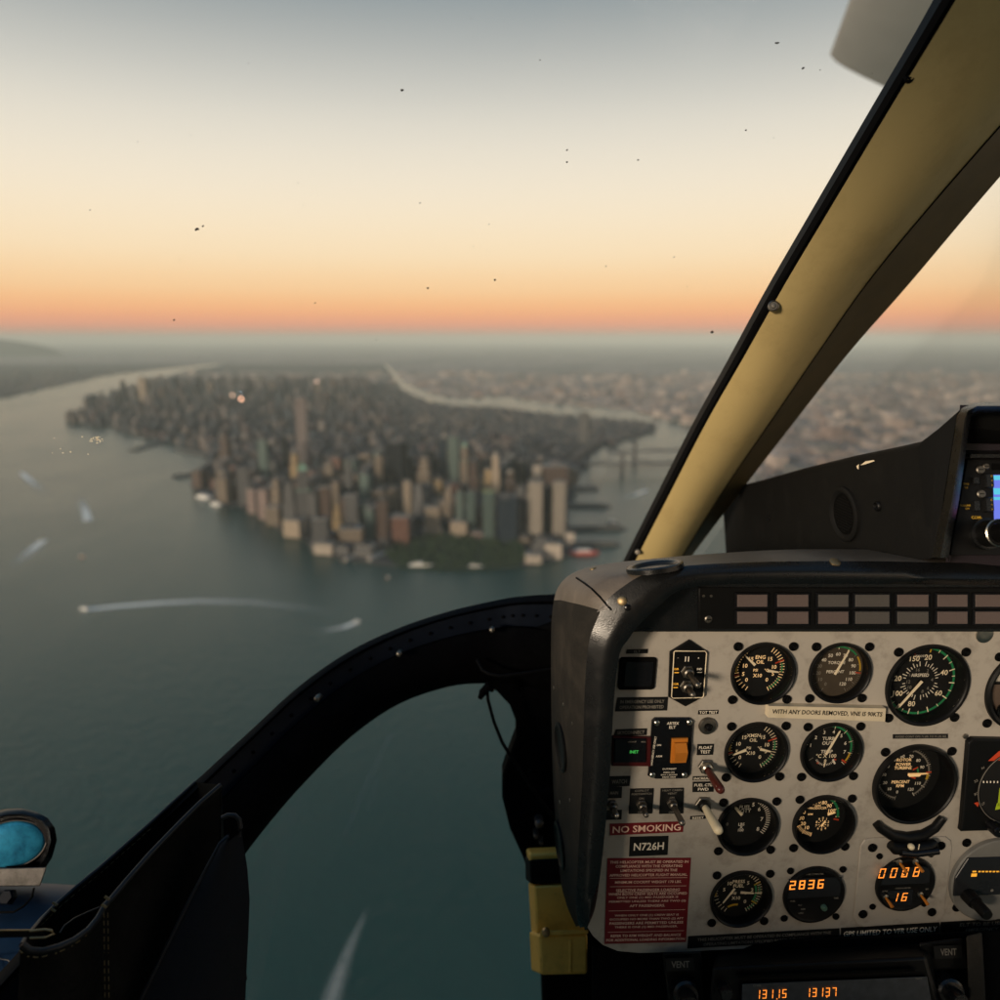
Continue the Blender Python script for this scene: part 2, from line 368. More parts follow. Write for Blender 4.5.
sheet('mainland_ground', ccw([G(-1400, 364), G(2300, 364), Vector((86000, 86000, 0)), Vector((-86000, 86000, 0))]), LZ + .5, LE)
def inside(p, poly):
    c = False; j = len(poly) - 1
    for i in range(len(poly)):
        a, q = poly[i], poly[j]
        if (a.y > p[1]) != (q.y > p[1]) and p[0] < (q.x - a.x) * (p[1] - a.y) / (q.y - a.y) + a.x: c = not c
        j = i
    return c
# ---- hills on the horizon
def ridge(name, x0, x1, ytop, dist, seed):
    rr = random.Random(seed); b = MB(); rows = []
    for i in range(41):
        t = i / 40; px = x0 + (x1 - x0) * t
        r = U(px, 338, 1); q = r * (dist / r.y)
        h = (338 - ytop) / F * dist * sin(pi * t) * (.85 + .15 * sin(9 * t + seed)) + ALT * sin(pi * t) ** .4
        rows.append([(q.x, q.y - h * 4, LZ), (q.x, q.y - h * 1.5, LZ + h * .55), (q.x, q.y, LZ + h), (q.x, q.y + h * 3, LZ)])
    b.loft(rows); o = b.build(name, mat('wooded_hill', (.05, .065, .05), .9, var=.3, vs=.002), None, 60); o['kind'] = 'structure'; return o
ridge('hill', -260, 60, 334, 24000, 1)

# ---- buildings
def wall_mat(name, wall, win, bw=4.5, rh=3.9, mort=1.5, rough=.6):
    m, t, b = nodes(name); L = t.links.new
    tcx = t.nodes.new('ShaderNodeTexCoord'); s_ = t.nodes.new('ShaderNodeSeparateXYZ'); L(tcx.outputs['Object'], s_.inputs[0])
    ad = t.nodes.new('ShaderNodeMath'); L(s_.outputs[0], ad.inputs[0]); L(s_.outputs[1], ad.inputs[1])
    cb = t.nodes.new('ShaderNodeCombineXYZ'); L(ad.outputs[0], cb.inputs[0]); L(s_.outputs[2], cb.inputs[1])
    br = t.nodes.new('ShaderNodeTexBrick'); br.offset = 0; br.inputs['Scale'].default_value = 1
    br.inputs['Brick Width'].default_value = bw; br.inputs['Row Height'].default_value = rh; br.inputs['Mortar Size'].default_value = mort / 2
    br.inputs['Mortar Smooth'].default_value = .1
    br.inputs['Color1'].default_value = (*win, 1); br.inputs['Color2'].default_value = (*[c * 1.8 for c in win], 1)
    oi = t.nodes.new('ShaderNodeObjectInfo')
    mx = t.nodes.new('ShaderNodeMix'); mx.data_type = 'RGBA'
    mx.inputs[6].default_value = (*[c * .75 for c in wall], 1); mx.inputs[7].default_value = (*[c * 1.2 for c in wall], 1)
    L(oi.outputs['Random'], mx.inputs[0]); L(mx.outputs[2], br.inputs['Mortar'])
    L(cb.outputs[0], br.inputs['Vector']); L(br.outputs['Color'], b.inputs['Base Color']); b.inputs['Roughness'].default_value = rough; b.inputs['Specular IOR Level'].default_value = .2
    return m
BW = {'tan': wall_mat('tan_stone', (.25, .19, .135), (.03, .03, .03)), 'cream': wall_mat('cream_stone', (.46, .36, .26), (.05, .045, .04)),
      'brown': wall_mat('brown_brick', (.12, .078, .058), (.02, .02, .022)), 'grey': wall_mat('grey_concrete', (.14, .135, .13), (.03, .032, .035)),
      'dark': wall_mat('dark_steel', (.010, .012, .016), (.004, .006, .009), 3, 3.9, .7, .9), 'navy': wall_mat('dark_blue_glass', (.016, .028, .04), (.010, .017, .026), 3, 3.9, .6, .8),
      'teal': wall_mat('green_glass', (.10, .14, .125), (.045, .066, .06), 3.2, 3.9, 1.3, .6), 'pinkpale': wall_mat('pale_rose_stone', (.31, .262, .245), (.05, .04, .04)), 'pink': wall_mat('rose_stone', (.32, .235, .205), (.05, .04, .04)),
      'brick': wall_mat('red_brick', (.21, .10, .072), (.03, .025, .022)), 'rib': wall_mat('pale_ribs', (.42, .355, .28), (.045, .045, .045), 5, 400, 2.4),
      'white': wall_mat('white_stone', (.62, .52, .42), (.08, .07, .06)), 'gold': wall_mat('gold_stone', (.40, .28, .15), (.05, .04, .02))}
RF = {'grey': mat('roof_grey', (.10, .10, .10), .9, var=.3, vs=.08), 'pale': mat('roof_pale', (.30, .265, .22), .9, var=.2, vs=.08), 'dark': mat('roof_dark', (.05, .05, .05), .9, var=.3, vs=.08),
      'green': mat('roof_copper', (.17, .30, .22), .7, var=.2, vs=.08), 'lime': mat('roof_lime', (.36, .40, .14), .7, var=.2, vs=.08)}
SPIRE = mat('spire_metal', (.35, .3, .22), .4, .5, var=.2, vs=.1)
CW = {'tan': 'tan stone', 'cream': 'cream stone', 'brown': 'brown brick', 'grey': 'grey concrete', 'dark': 'black steel', 'navy': 'dark blue glass', 'teal': 'green glass',
      'pink': 'rose stone', 'pinkpale': 'pale rose stone', 'brick': 'red brick', 'rib': 'pale ribbed', 'white': 'white stone', 'gold': 'golden stone'}
built = []; used_labels = {}
def tower(P, w, d, h, col, style, rz, label, group, roof=None, cat='building'):
    root = thing('office_tower' if h > 60 else 'city_building', label, cat, Matrix.Translation(P) @ Matrix.Rotation(rz, 4, 'Z'), group)
    b = MB(); tops = []
    if style == 'slab': tops = [(w, d, 0, h)]
    elif style == 'step': tops = [(w, d, 0, h * .55), (w * .78, d * .78, h * .55, h * .82), (w * .55, d * .55, h * .82, h)]
    elif style == 'podium': tops = [(w * 1.25, d * 1.25, 0, h * .22), (w, d, h * .22, h)]
    elif style in ('spire', 'gable'): tops = [(w, d, 0, h * .6), (w * .7, d * .7, h * .6, h * .9)]
    for (a, c, z0, z1) in tops: b.box((0, 0, (z0 + z1) / 2), (a, c, z1 - z0))
    b.build('wall', BW[col], root, 0)
    r = MB(); pw, pd, _, pz = tops[-1]
    rm = RF[roof or random.choice(['grey', 'pale', 'dark', 'grey'])]
    for (a, c, z0, z1) in tops[:-1]:
        q = MB(); q.box((0, 0, z1 + .6), (a + .3, c + .3, 1.2)); q.build('setback_roof', rm, root, 0)
    r.box((0, 0, pz + .6), (pw + .3, pd + .3, 1.2))
    if style in ('spire', 'gable'):
        k = h * (.1 if style == 'gable' else .12)
        r.add([(-pw / 2, -pd / 2, pz + 1.2), (pw / 2, -pd / 2, pz + 1.2), (pw / 2, pd / 2, pz + 1.2), (-pw / 2, pd / 2, pz + 1.2), (0, 0, pz + 1.2 + k)],
              [(0, 1, 4), (1, 2, 4), (2, 3, 4), (3, 0, 4)])
    r.build('roof', rm, root, 0)
    if style == 'spire':
        s_ = MB(); s_.tube([(0, 0, pz + h * .1), (0, 0, pz + h * .22)], [pw * .09, pw * .02], 8); s_.build('spire', SPIRE, root)
    elif style != 'gable':
        q = MB(); q.box((pw * random.uniform(-.15, .15), pd * random.uniform(-.15, .15), pz + 1.2 + 3), (pw * random.uniform(.35, .6), pd * random.uniform(.35, .6), 6)); q.build('penthouse', BW['grey'] if col != 'grey' else RF['dark'], root, 0)
    built.append((P.x, P.y, max(w, d) * .62)); return root
def by_px(x0, x1, yt, yb, col, style, label, group='towers at the tip of the island', roof=None, rz=None, dk=.8):
    P = G((x0 + x1) / 2, yb, LZ); dep = P.dot(FW); w = (x1 - x0) / F * dep
    r = U((x0 + x1) / 2, yt, 1); zt = r.z * (P.y / r.y)
    if rz is None: rz = random.choice([-.30, -.12, .1, -.22])
    P = P + Vector((0, w * dk * .5, 0))
    return tower(P, w * .93, w * dk, max(12, zt - LZ), col, style, rz, label, group, roof)
HERO = [
 (298, 309, 398, 474, 'pinkpale', 'slab', 'tall slim rose tower standing alone, left of the black slab', 'pale'),
 (387, 406, 444, 492, 'dark', 'slab', 'broad black slab tower in the middle of downtown', 'dark'),
 (376, 384, 456, 492, 'tan', 'slab', 'slim tan tower just left of the black slab tower', None),
 (418, 432, 459, 490, 'tan', 'step', 'stepped tan tower right of the black slab tower', None),
 (421, 436, 449, 478, 'dark', 'gable', 'dark tower with peaked roof behind the stepped tan tower', 'dark'),
 (440, 447, 439, 486, 'navy', 'slab', 'narrow dark blue tower under the bright spire', None),
 (440, 448, 434, 474, 'gold', 'spire', 'golden stepped tower topped by a bright spire', 'pale'),
 (404, 412, 482, 522, 'cream', 'slab', 'cream tower in front of the black slab tower', 'pale'),
 (413, 426, 486, 522, 'grey', 'step', 'grey stepped tower beside the cream tower in front of the black slab', None),
 (435, 443, 480, 504, 'gold', 'slab', 'small golden tower below the narrow dark blue one', None),
 (444, 454, 488, 524, 'tan', 'step', 'tan stepped tower left of the green glass towers', 'pale'),
 (424, 440, 508, 537, 'cream', 'podium', 'short cream tower at the park edge, front row', 'pale'),
 (391, 409, 518, 546, 'brick', 'slab', 'red brick block at the left end of the waterfront park', 'pale'),
 (377, 388, 501, 545, 'brown', 'slab', 'brown tower directly left of the red brick block', None),
 (388, 401, 486, 518, 'tan', 'gable', 'tan tower with peaked roof rising behind the red brick block', None),
 (366, 375, 510, 540, 'teal', 'slab', 'little green glass block left of the brown tower', None),
 (333, 343, 504, 538, 'gold', 'step', 'golden brown tower above the low tan waterfront block', None),
 (321, 331, 488, 530, 'brown', 'slab', 'brown tower behind the long grey waterfront wing', None),
 (333, 340, 482, 512, 'tan', 'slab', 'narrow tan tower behind the golden brown one', None),
 (345, 358, 496, 530, 'grey', 'podium', 'grey tower above the low tan waterfront block', None),
 (312, 328, 520, 552, 'grey', 'podium', 'long grey wing at the western waterfront corner', 'pale'),
 (314, 334, 545, 555, 'white', 'slab', 'low white pavilion at the western waterfront corner', 'pale'),
 (338, 362, 530, 549, 'tan', 'slab', 'low tan block on the waterfront left of the park', 'pale'),
 (297, 312, 464, 530, 'grey', 'gable', 'tall office tower with green copper peaked roof, western shore', 'green'),
 (284, 297, 484, 528, 'grey', 'step', 'grey stepped tower left of the copper roofed tower', None),
 (449, 460, 437, 486, 'teal', 'slab', 'tall grey green tower behind the green glass towers', None),
 (461, 469, 442, 490, 'tan', 'gable', 'tan tower with a green peaked top, near centre', 'green'),
 (491, 500, 452, 500, 'cream', 'gable', 'bright cream tower with peaked roof, tallest near the centre', 'pale'),
 (485, 492, 470, 500, 'gold', 'slab', 'small golden tower touching the bright cream one', None),
 (457, 464, 492, 536, 'teal', 'slab', 'left one of the paired green glass towers by the park', None),
 (466, 475, 492, 536, 'teal', 'slab', 'right one of the paired green glass towers by the park', None),
 (451, 469, 523, 538, 'cream', 'slab', 'low cream block in front of the paired green glass towers', 'pale'),
 (483, 494, 492, 542, 'teal', 'slab', 'green glass tower with a lime coloured roof', 'lime'),
 (497, 517, 500, 545, 'navy', 'slab', 'broad dark blue glass tower behind the park', 'dark'),
 (517, 525, 487, 540, 'grey', 'slab', 'narrow grey tower squeezed beside the pale ribbed tower', 'dark'),
 (528, 543, 483, 541, 'rib', 'slab', 'pale ribbed tower, left one of the waterfront pair', 'pale'),
 (543, 553, 488, 538, 'dark', 'slab', 'dark tower wedged between the two pale ribbed towers', 'dark'),
 (553, 566, 483, 541, 'rib', 'slab', 'pale ribbed tower, right one of the waterfront pair', 'pale'),
 (532, 541, 466, 492, 'white', 'slab', 'small white block behind the left pale ribbed tower', 'pale'),
 (541, 568, 467, 492, 'brown', 'slab', 'wide brown slab behind the pale ribbed pair', 'pale'),
 (561, 578, 469, 486, 'tan', 'slab', 'low tan block on the eastern shore behind the ribbed pair', 'pale'),
 (579, 589, 414, 446, 'grey', 'slab', 'lone hazy grey tower near the eastern river bend', 'grey'),
 (218, 230, 478, 503, 'tan', 'slab', 'tan block nearest the western piers', None),
 (238, 250, 468, 506, 'grey', 'slab', 'tall grey block on the western shore above the marina', None),
 (248, 258, 490, 514, 'pink', 'slab', 'rose block on the western shore, left of a pair', None),
 (259, 269, 490, 520, 'pink', 'slab', 'rose block on the western shore, right of a pair', None),
 (272, 283, 480, 522, 'tan', 'step', 'stepped tan tower on the western shore', None),
 (260, 269, 440, 482, 'teal', 'slab', 'pale green tower inland of the western shore', None),
 (282, 289, 438, 474, 'dark', 'slab', 'slim black tower inland of the western shore', 'dark'),
 (220, 231, 434, 468, 'brown', 'step', 'brown stepped tower behind the western piers', None),
 (291, 300, 451, 484, 'gold', 'gable', 'golden tower with peaked roof left of the tall rose tower', None),
 (266, 281, 508, 526, 'tan', 'slab', 'low tan terrace block on the western shoreline', 'pale'),
 (284, 304, 521, 538, 'cream', 'slab', 'low cream terrace block on the western shoreline', 'pale'),
 (361, 371, 474, 508, 'teal', 'podium', 'grey green tower left of the slim tan one', None),
 (345, 354, 462, 500, 'grey', 'step', 'grey stepped tower halfway between rose tower and black slab', None),
 (468, 478, 462, 498, 'brown', 'step', 'brown stepped tower left of the bright cream one', None),
 (505, 515, 470, 500, 'brown', 'gable', 'brown peaked tower right of the bright cream one', None),
 (516, 527, 462, 490, 'dark', 'slab', 'small dark tower above the broad dark blue one', 'dark'),
 (545, 563, 545, 559, 'white', 'slab', 'white ferry terminal hall at the eastern end of the park', 'pale'),
 (525, 543, 556, 564, 'white', 'slab', 'low white terminal shed at the water below the ribbed pair', 'pale'),
 (565, 575, 534, 545, 'white', 'slab', 'small white block on the eastern shore by the red ferry', 'pale'),
]
for x0, x1, yt, yb, col, st, lb, rf in HERO: by_px(x0, x1, yt, yb, col, st, lb, roof=rf)
MID = [(121, 127, 381, 407, 'dark'), (140, 147, 378, 408, 'cream'), (141, 148, 380, 401, 'dark'), (172, 178, 377, 402, 'navy'), (131, 136, 389, 408, 'grey'), (151, 156, 386, 406, 'grey'), (160, 165, 388, 405, 'brown'),
       (186, 191, 382, 401, 'grey'), (197, 202, 378, 401, 'dark'), (208, 213, 381, 401, 'tan'), (219, 223, 376, 401, 'navy'), (229, 235, 380, 402, 'grey'), (246, 251, 378, 400, 'dark'), (259, 264, 376, 401, 'grey'),
       (271, 275, 381, 401, 'tan'), (284, 289, 376, 400, 'navy'), (296, 301, 378, 399, 'grey'), (316, 321, 383, 400, 'tan'), (331, 336, 380, 399, 'brown'), (349, 353, 383, 399, 'grey')]
ref = ['at the far left end of the skyline', 'second from the left end of the skyline', 'behind the pale tower near the skyline\'s left end', 'standing apart above the river bend', 'low between the skyline\'s left end towers',
       'right of the left end group', 'just left of the lone navy tower', 'just right of the lone navy tower', 'rising mid skyline above the western piers', 'beside a darker tower above the western piers', 'needle thin above the western shore',
       'above the bright rooftop lamps', 'right of the bright rooftop lamps', 'left of the tall slim rose tower, far behind', 'tan and short, left of the slim rose tower', 'directly behind the slim rose tower', 'right behind the slim rose tower',
       'short, right of the slim rose tower', 'farther right of the slim rose tower', 'at the right end of the far skyline']
for (x0, x1, yt, yb, col), rf in zip(MID, ref):
    by_px(x0, x1, yt, yb, col, random.choice(['slab', 'step']), 'hazy far %s tower %s' % (CW[col], rf), 'far midtown towers')
# downtown blocks filling the rest, on the street grid
PARK = ccw([G(*p) for p in [(380, 552), (398, 546), (430, 538), (455, 538), (485, 542), (520, 545), (528, 556), (520, 568), (482, 571), (440, 571), (398, 568)]])
def clear(x, y, r, k=1.): return all((x - a) ** 2 + (y - c) ** 2 > (k * (r + q)) ** 2 for a, c, q in built)
def shore_ok(x, y, m=35): return all(inside((x + m * i, y + m * j), manp) for i, j in ((1, 0), (-1, 0), (0, 1), (0, -1)))
GA = -.34; cand = []
for i in range(-86, 86):
    for j in range(-86, 112):
        gx, gy = i * 70 + random.uniform(-11, 11), j * 64 + random.uniform(-9, 9)
        x, y = gx * cos(GA) - gy * sin(GA), gx * sin(GA) + gy * cos(GA) + 2600
        if 1700 < y < 9000 and inside((x, y), manp): cand.append((x, y))
cand.sort(key=lambda p: p[1])
LMK = [((x0 + x1) / 2, (yt + yb) / 2, lb) for x0, x1, yt, yb, col, st, lb, rf in HERO]
SHORT = {0: 'the slim rose tower', 1: 'the black slab', 6: 'the golden spire', 12: 'the red brick block', 13: 'the brown tower', 20: 'the long grey wing', 23: 'the copper roofed tower', 27: 'the bright cream tower', 29: 'the paired green glass towers',
         33: 'the broad dark blue tower', 35: 'the ribbed pair', 39: 'the wide brown slab', 41: 'the lone hazy tower', 42: 'the western piers', 43: 'the tall grey block', 46: 'the stepped tan tower', 47: 'the pale green tower', 48: 'the slim black tower', 49: 'the brown stepped tower', 54: 'the grey stepped tower'}
def proj(P):
    d = P.dot(FW); return 500 + F * P.dot(RT) / d, 500 - F * P.dot(UP) / d
fillers = 0; rest = []
for x, y in cand:
    px, py = proj(Vector((x, y, LZ)))
    w = random.uniform(28, 48); dd = random.uniform(28, 46)
    if inside((x, y), PARK): continue
    if fillers < 214 and y < 4700 and -20 < px < 640:
        if not shore_ok(x, y, 26) or not clear(x, y, max(w, dd) * .5, .78): continue
        core = y < 3300 and 300 < px < 560
        h = random.uniform(50, 125) if core else random.uniform(24, 70) * (1.6 if random.random() < .15 else 1)
        if y > 3600 and px > 420: h = random.uniform(10, 20)
        while True:
            if proj(Vector((x, y, LZ + h)))[1] < 452 - max(0, (y - 2800) / 45) and h > 15: h *= .85
            else: break
        hw_ = w * .62 / Vector((x, y, LZ)).dot(FW) * F
        for hx0, hx1, hyt, hyb, *_r in HERO:
            hp = G((hx0 + hx1) / 2, hyb, LZ)
            if hp.y > y and hx0 - hw_ < px < hx1 + hw_:
                while h > 12 and proj(Vector((x, y, LZ + h)))[1] < hyb - 5: h *= .85
        col = random.choices(['tan', 'brown', 'grey', 'brick', 'dark', 'navy', 'pink', 'cream', 'teal'], [18, 20, 22, 9, 12, 12, 6, 3, 4])[0]
        st = random.choice(['slab', 'slab', 'step', 'podium', 'gable'])
        near = min(SHORT, key=lambda k: ((LMK[k][0] - px) ** 2 + ((LMK[k][1] + 12 - py) * 1.6) ** 2)); kx = HERO[near]
        side = 'behind' if py < kx[3] - 9 else ('left of' if px < LMK[near][0] else 'right of')
        hs = 'tall' if h > 95 else ('mid-height' if h > 45 else 'low')
        ss = {'slab': 'flat topped', 'step': 'stepped', 'podium': 'broad based', 'gable': 'peaked'}[st]
        lb = '%s %s %s building %s %s' % (hs, ss, CW[col], side, SHORT[near])
        if lb in used_labels:
            for cc in ('tan', 'brown', 'grey', 'brick', 'dark', 'pink', 'cream', 'navy', 'teal'):
                l2 = '%s %s %s building %s %s' % (hs, ss, CW[cc], side, SHORT[near])
                if l2 not in used_labels: lb = l2; col = cc; break
        used_labels[lb] = 1
        rz = GA if random.random() < .7 else GA + random.uniform(-.3, .3)
        tower(Vector((x, y, LZ)), w, dd, h, col, st, rz, lb, 'downtown buildings'); fillers += 1
    elif clear(x, y, 20, .8): rest.append((x, y))
# the countless low blocks farther off: one mass
def block_mat(name, cols):
    m, t, b = nodes(name); L = t.links.new
    g = t.nodes.new('ShaderNodeNewGeometry'); r = t.nodes.new('ShaderNodeValToRGB'); r.color_ramp.interpolation = 'CONSTANT'
    e = r.color_ramp.elements
    while len(e) < len(cols): e.new(.5)
    for i, c in enumerate(cols): e[i].position = i / len(cols); e[i].color = (*c, 1)
    L(g.outputs['Random Per Island'], r.inputs[0]); L(r.outputs[0], b.inputs['Base Color']); b.inputs['Roughness'].default_value = .8
    return m
COLS = [(.030, .034, .045), (.06, .053, .054), (.020, .027, .038), (.10, .082, .074), (.060, .041, .042), (.026, .040, .055), (.15, .127, .115), (.036, .042, .052)]
b = MB()
for x, y in rest:
    for k in range(2):
        h = random.uniform(12, 34) * (1 if y < 5200 else 1.15)
        if y < 5600 and x < 100 and random.random() < .22: h = random.uniform(40, 85)
        if y < 3900 and x < .04 * y: h = random.uniform(28, 75)
        if x > -.14 * y and y > 3900: h *= .45
        if 5600 < y < 9000 and x < -.18 * y and random.random() < .22: h = random.uniform(50, 130)
        q = Matrix.Translation((x + random.uniform(-18, 18), y + random.uniform(-18, 18), LZ)) @ Matrix.Rotation(GA, 4, 'Z')
        b.box((0, 0, h / 2), (random.uniform(20, 42), random.uniform(20, 46), h), 0, q)
rr = random.Random(9)
for i in range(1400):
    y = rr.uniform(6000, 13000); x = -rr.uniform(.45, .85) * y
    if inside((x, y), njp): h = rr.uniform(8, 26); b.box((0, 0, h / 2), (rr.uniform(30, 60), rr.uniform(30, 60), h), 0, Matrix.Translation((x, y, LZ)))
o = b.build('city_blocks', block_mat('city_blocks', COLS), None, 0)
tag(o, 'mass of low brown city blocks stretching up the island', 'city blocks', None, 'stuff')
b = MB(); rr = random.Random(3)
for i in range(9500):
    y = rr.uniform(2300, 12000); y = y if rr.random() < .5 else rr.uniform(2300, 8000)
    x = rr.uniform(-.75, .85) * y
    if inside((x, y), eastp) or (y > 9000 and inside((x, y), manp)):
        h = rr.uniform(8, 22) if rr.random() < .93 else rr.uniform(25, 70)
        s_ = rr.uniform(25, 60) * (1 + y / 12000)
        b.box((0, 0, h / 2), (s_, s_ * rr.uniform(.5, 1.4), h), 0, Matrix.Translation((x, y, LZ)) @ Matrix.Rotation(.3, 4, 'Z'))
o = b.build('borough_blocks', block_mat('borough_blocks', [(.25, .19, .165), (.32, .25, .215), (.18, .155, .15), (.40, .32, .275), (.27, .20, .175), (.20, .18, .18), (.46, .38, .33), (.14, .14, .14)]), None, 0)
tag(o, 'mass of low pinkish blocks spread beyond the rivers', 'city blocks', None, 'stuff')
# waterfront park trees (far off, one mass)
b = MB(); rr = random.Random(5)
xs = [p.x for p in PARK]; ys = [p.y for p in PARK]
for i in range(900):
    x, y = rr.uniform(min(xs), max(xs)), rr.uniform(min(ys), max(ys))
    if not inside((x, y), PARK) or not inside((x, y), manp): continue
    r = rr.uniform(4, 8); h = rr.uniform(7, 13)
    for k in range(9):
        a = rr.uniform(0, 2 * pi); e = rr.uniform(.2, 1); c = Vector((x + r * .7 * e * cos(a), y + r * .7 * e * sin(a), LZ + h + rr.uniform(-3, 3)))
        n = Vector((rr.uniform(-1, 1), rr.uniform(-1, 1), rr.uniform(.1, 1))).normalized(); t = n.orthogonal().normalized(); q = n.cross(t); z = rr.uniform(1.8, 3.6)
        b.add([c + t * z, c + q * z, c - t * z * .8, c - q * z], [(0, 1, 2, 3)])
o = b.build('park_trees', block_mat('park_foliage', [(.018, .045, .018), (.03, .065, .022), (.045, .075, .025), (.02, .05, .025)]), None, 0)
tag(o, 'dark green trees of the waterfront park at the island tip', 'trees', None, 'stuff')
sheet('park_ground', ccw([p for p in PARK]), LZ + .3, mat('park_grass', (.03, .05, .025), .9, var=.4, vs=.03), 1)

# ---- piers
PM = mat('pier_timber', (.05, .05, .048), .8, var=.3, vs=.05); PS = mat('pier_shed', (.10, .095, .085), .7, var=.3, vs=.05)
def pier(x0, y0, x1, y1, wd, label, shed=True, pm=None, hh=9):
    a, c = G(x0, y0, LZ), G(x1, y1, LZ); d = c - a; L_ = d.length; rz = atan2(d.y, d.x)
    root = thing('pier', label, 'pier', Matrix.Translation(Vector(((a.x + c.x) / 2, (a.y + c.y) / 2, WZ))) @ Matrix.Rotation(rz, 4, 'Z'), 'piers around the island')
    b = MB(); b.box((0, 0, 1.6), (L_, wd, 3.0)); b.build('deck', PM, root, 0)
    if shed:
        b = MB(); b.prism([(-wd * .36, 3.1), (wd * .36, 3.1), (wd * .36, hh), (0, hh + 4), (-wd * .36, hh)], -L_ * .46, L_ * .4, 0, 0, Matrix(((0, 0, 1, 0), (1, 0, 0, 0), (0, 1, 0, 0), (0, 0, 0, 1)))); b.build('shed', pm or PS, root, 0)
pier(214, 473, 172, 476.5, 70, 'long dark pier reaching into the western river, nearest the tip')
pier(210, 456, 176, 449, 50, 'dark pier below the far western shore, middle one')
pier(168, 441, 130, 451, 45, 'far dark pier on the western river, next to the land point')
pier(560, 506, 611, 506, 26, 'thin dark pier on the eastern river, third from the tip')
pier(566, 529, 626, 528, 26, 'dark pier with a moored hull on the eastern river')
pier(570, 545, 620, 544, 24, 'dark pier on the eastern river nearest the red ferry')
pier(570, 488, 598, 488, 90, 'broad dark pier on the eastern river below the bridges')
PALE = mat('pale_shed', (.42, .37, .31), .7, var=.2, vs=.05)
pier(394, 549, 366, 562, 16, 'pale ferry pier slanting out left of the park', True, PALE, 7)
pier(362, 553, 343, 562, 14, 'small pale pier by the western end of the park', True, PALE, 6)
# ---- bridges
def bridge(x0, y0, x1, y1, label, zdeck=42, th=88):
    BM_ = mat('bridge_steel', (.08, .08, .085), .7, var=.2, vs=.1)
    a, c = G(x0, y0, WZ + zdeck), G(x1, y1, WZ + zdeck); d = c - a; L_ = d.length; rz = atan2(d.y, d.x)
    root = thing('suspension_bridge', label, 'bridge', Matrix.Translation(Vector((a.x, a.y, WZ))) @ Matrix.Rotation(rz, 4, 'Z'), 'bridges over the eastern river')
    b = MB(); b.box((L_ / 2, 0, zdeck), (L_, 28, 7)); b.build('deck', BM_, root, 0)
    tx = (L_ * .22, L_ * .72)
    for x in tx:
        b = MB()
        for s_ in (-11, 11): b.box((x, s_, th / 2), (9, 7, th))
        b.box((x, 0, th - 6), (8, 16, 9)); b.box((x, 0, zdeck + 9), (7, 16, 6)); b.build('tower', BM_, root, 0)
    for s_ in (-12, 12):
        b = MB(); pts = []
        for i in range(41):
            x = L_ * i / 40
            if x < tx[0]: z = zdeck + (th - zdeck) * (x / tx[0]) ** 1.4
            elif x > tx[1]: z = zdeck + (th - zdeck) * ((L_ - x) / (L_ - tx[1])) ** 1.4
            else: t = (x - tx[0]) / (tx[1] - tx[0]); z = th - (th - zdeck - 3) * 4 * t * (1 - t)
            pts.append((x, s_, z))
        b.tube(pts, 1.3, 6); b.build('cable', BM_, root)
bridge(588, 464, 742, 462, 'nearer dim suspension bridge crossing the eastern river')
bridge(606, 452, 735, 449, 'farther dim suspension bridge crossing the eastern river')

# ---- boats and wakes
HULL = {'white': mat('hull_white', (.9, .86, .8), .5, var=.1, vs=.2), 'red': mat('hull_red', (.45, .09, .07), .5, var=.1, vs=.2), 'dark': mat('hull_dark', (.06, .06, .07), .5, var=.1, vs=.2), 'orange': mat('hull_orange', (.55, .25, .1), .5, var=.1, vs=.2)}
CABIN = mat('boat_cabin', (.85, .8, .72), .5, var=.1, vs=.2); CW2 = mat('boat_windows', (.05, .06, .07), .3, var=.1)
def boat(px, py, L_, wd, rz, col, label, decks=1):
    P = G(px, py); root = thing('boat', label, 'boat', Matrix.Translation(P) @ Matrix.Rotation(rz, 4, 'Z'), 'boats on the harbour')
    b = MB(); h = L_ * .09 + .6
    b.prism([(-L_ / 2, -wd / 2), (L_ * .25, -wd / 2), (L_ * .4, -wd * .3), (L_ / 2, 0), (L_ * .4, wd * .3), (L_ * .25, wd / 2), (-L_ / 2, wd / 2)], -.5, h); b.build('hull', HULL[col], root, 0)
    b = MB()
    for k in range(decks): b.box((-L_ * .05 - k * L_ * .02, 0, h + 1.3 + 2.6 * k), (L_ * (.6 - .12 * k), wd * .72, 2.5))
    cb_ = b.build('cabin', CABIN, root, 0)
    b = MB()
    for k in range(decks): b.box((-L_ * .05 - k * L_ * .02, 0, h + 1.6 + 2.6 * k), (L_ * (.6 - .12 * k) + .1, wd * .72 + .1, .8))
    b.build('window_band', CW2, cb_, 0)
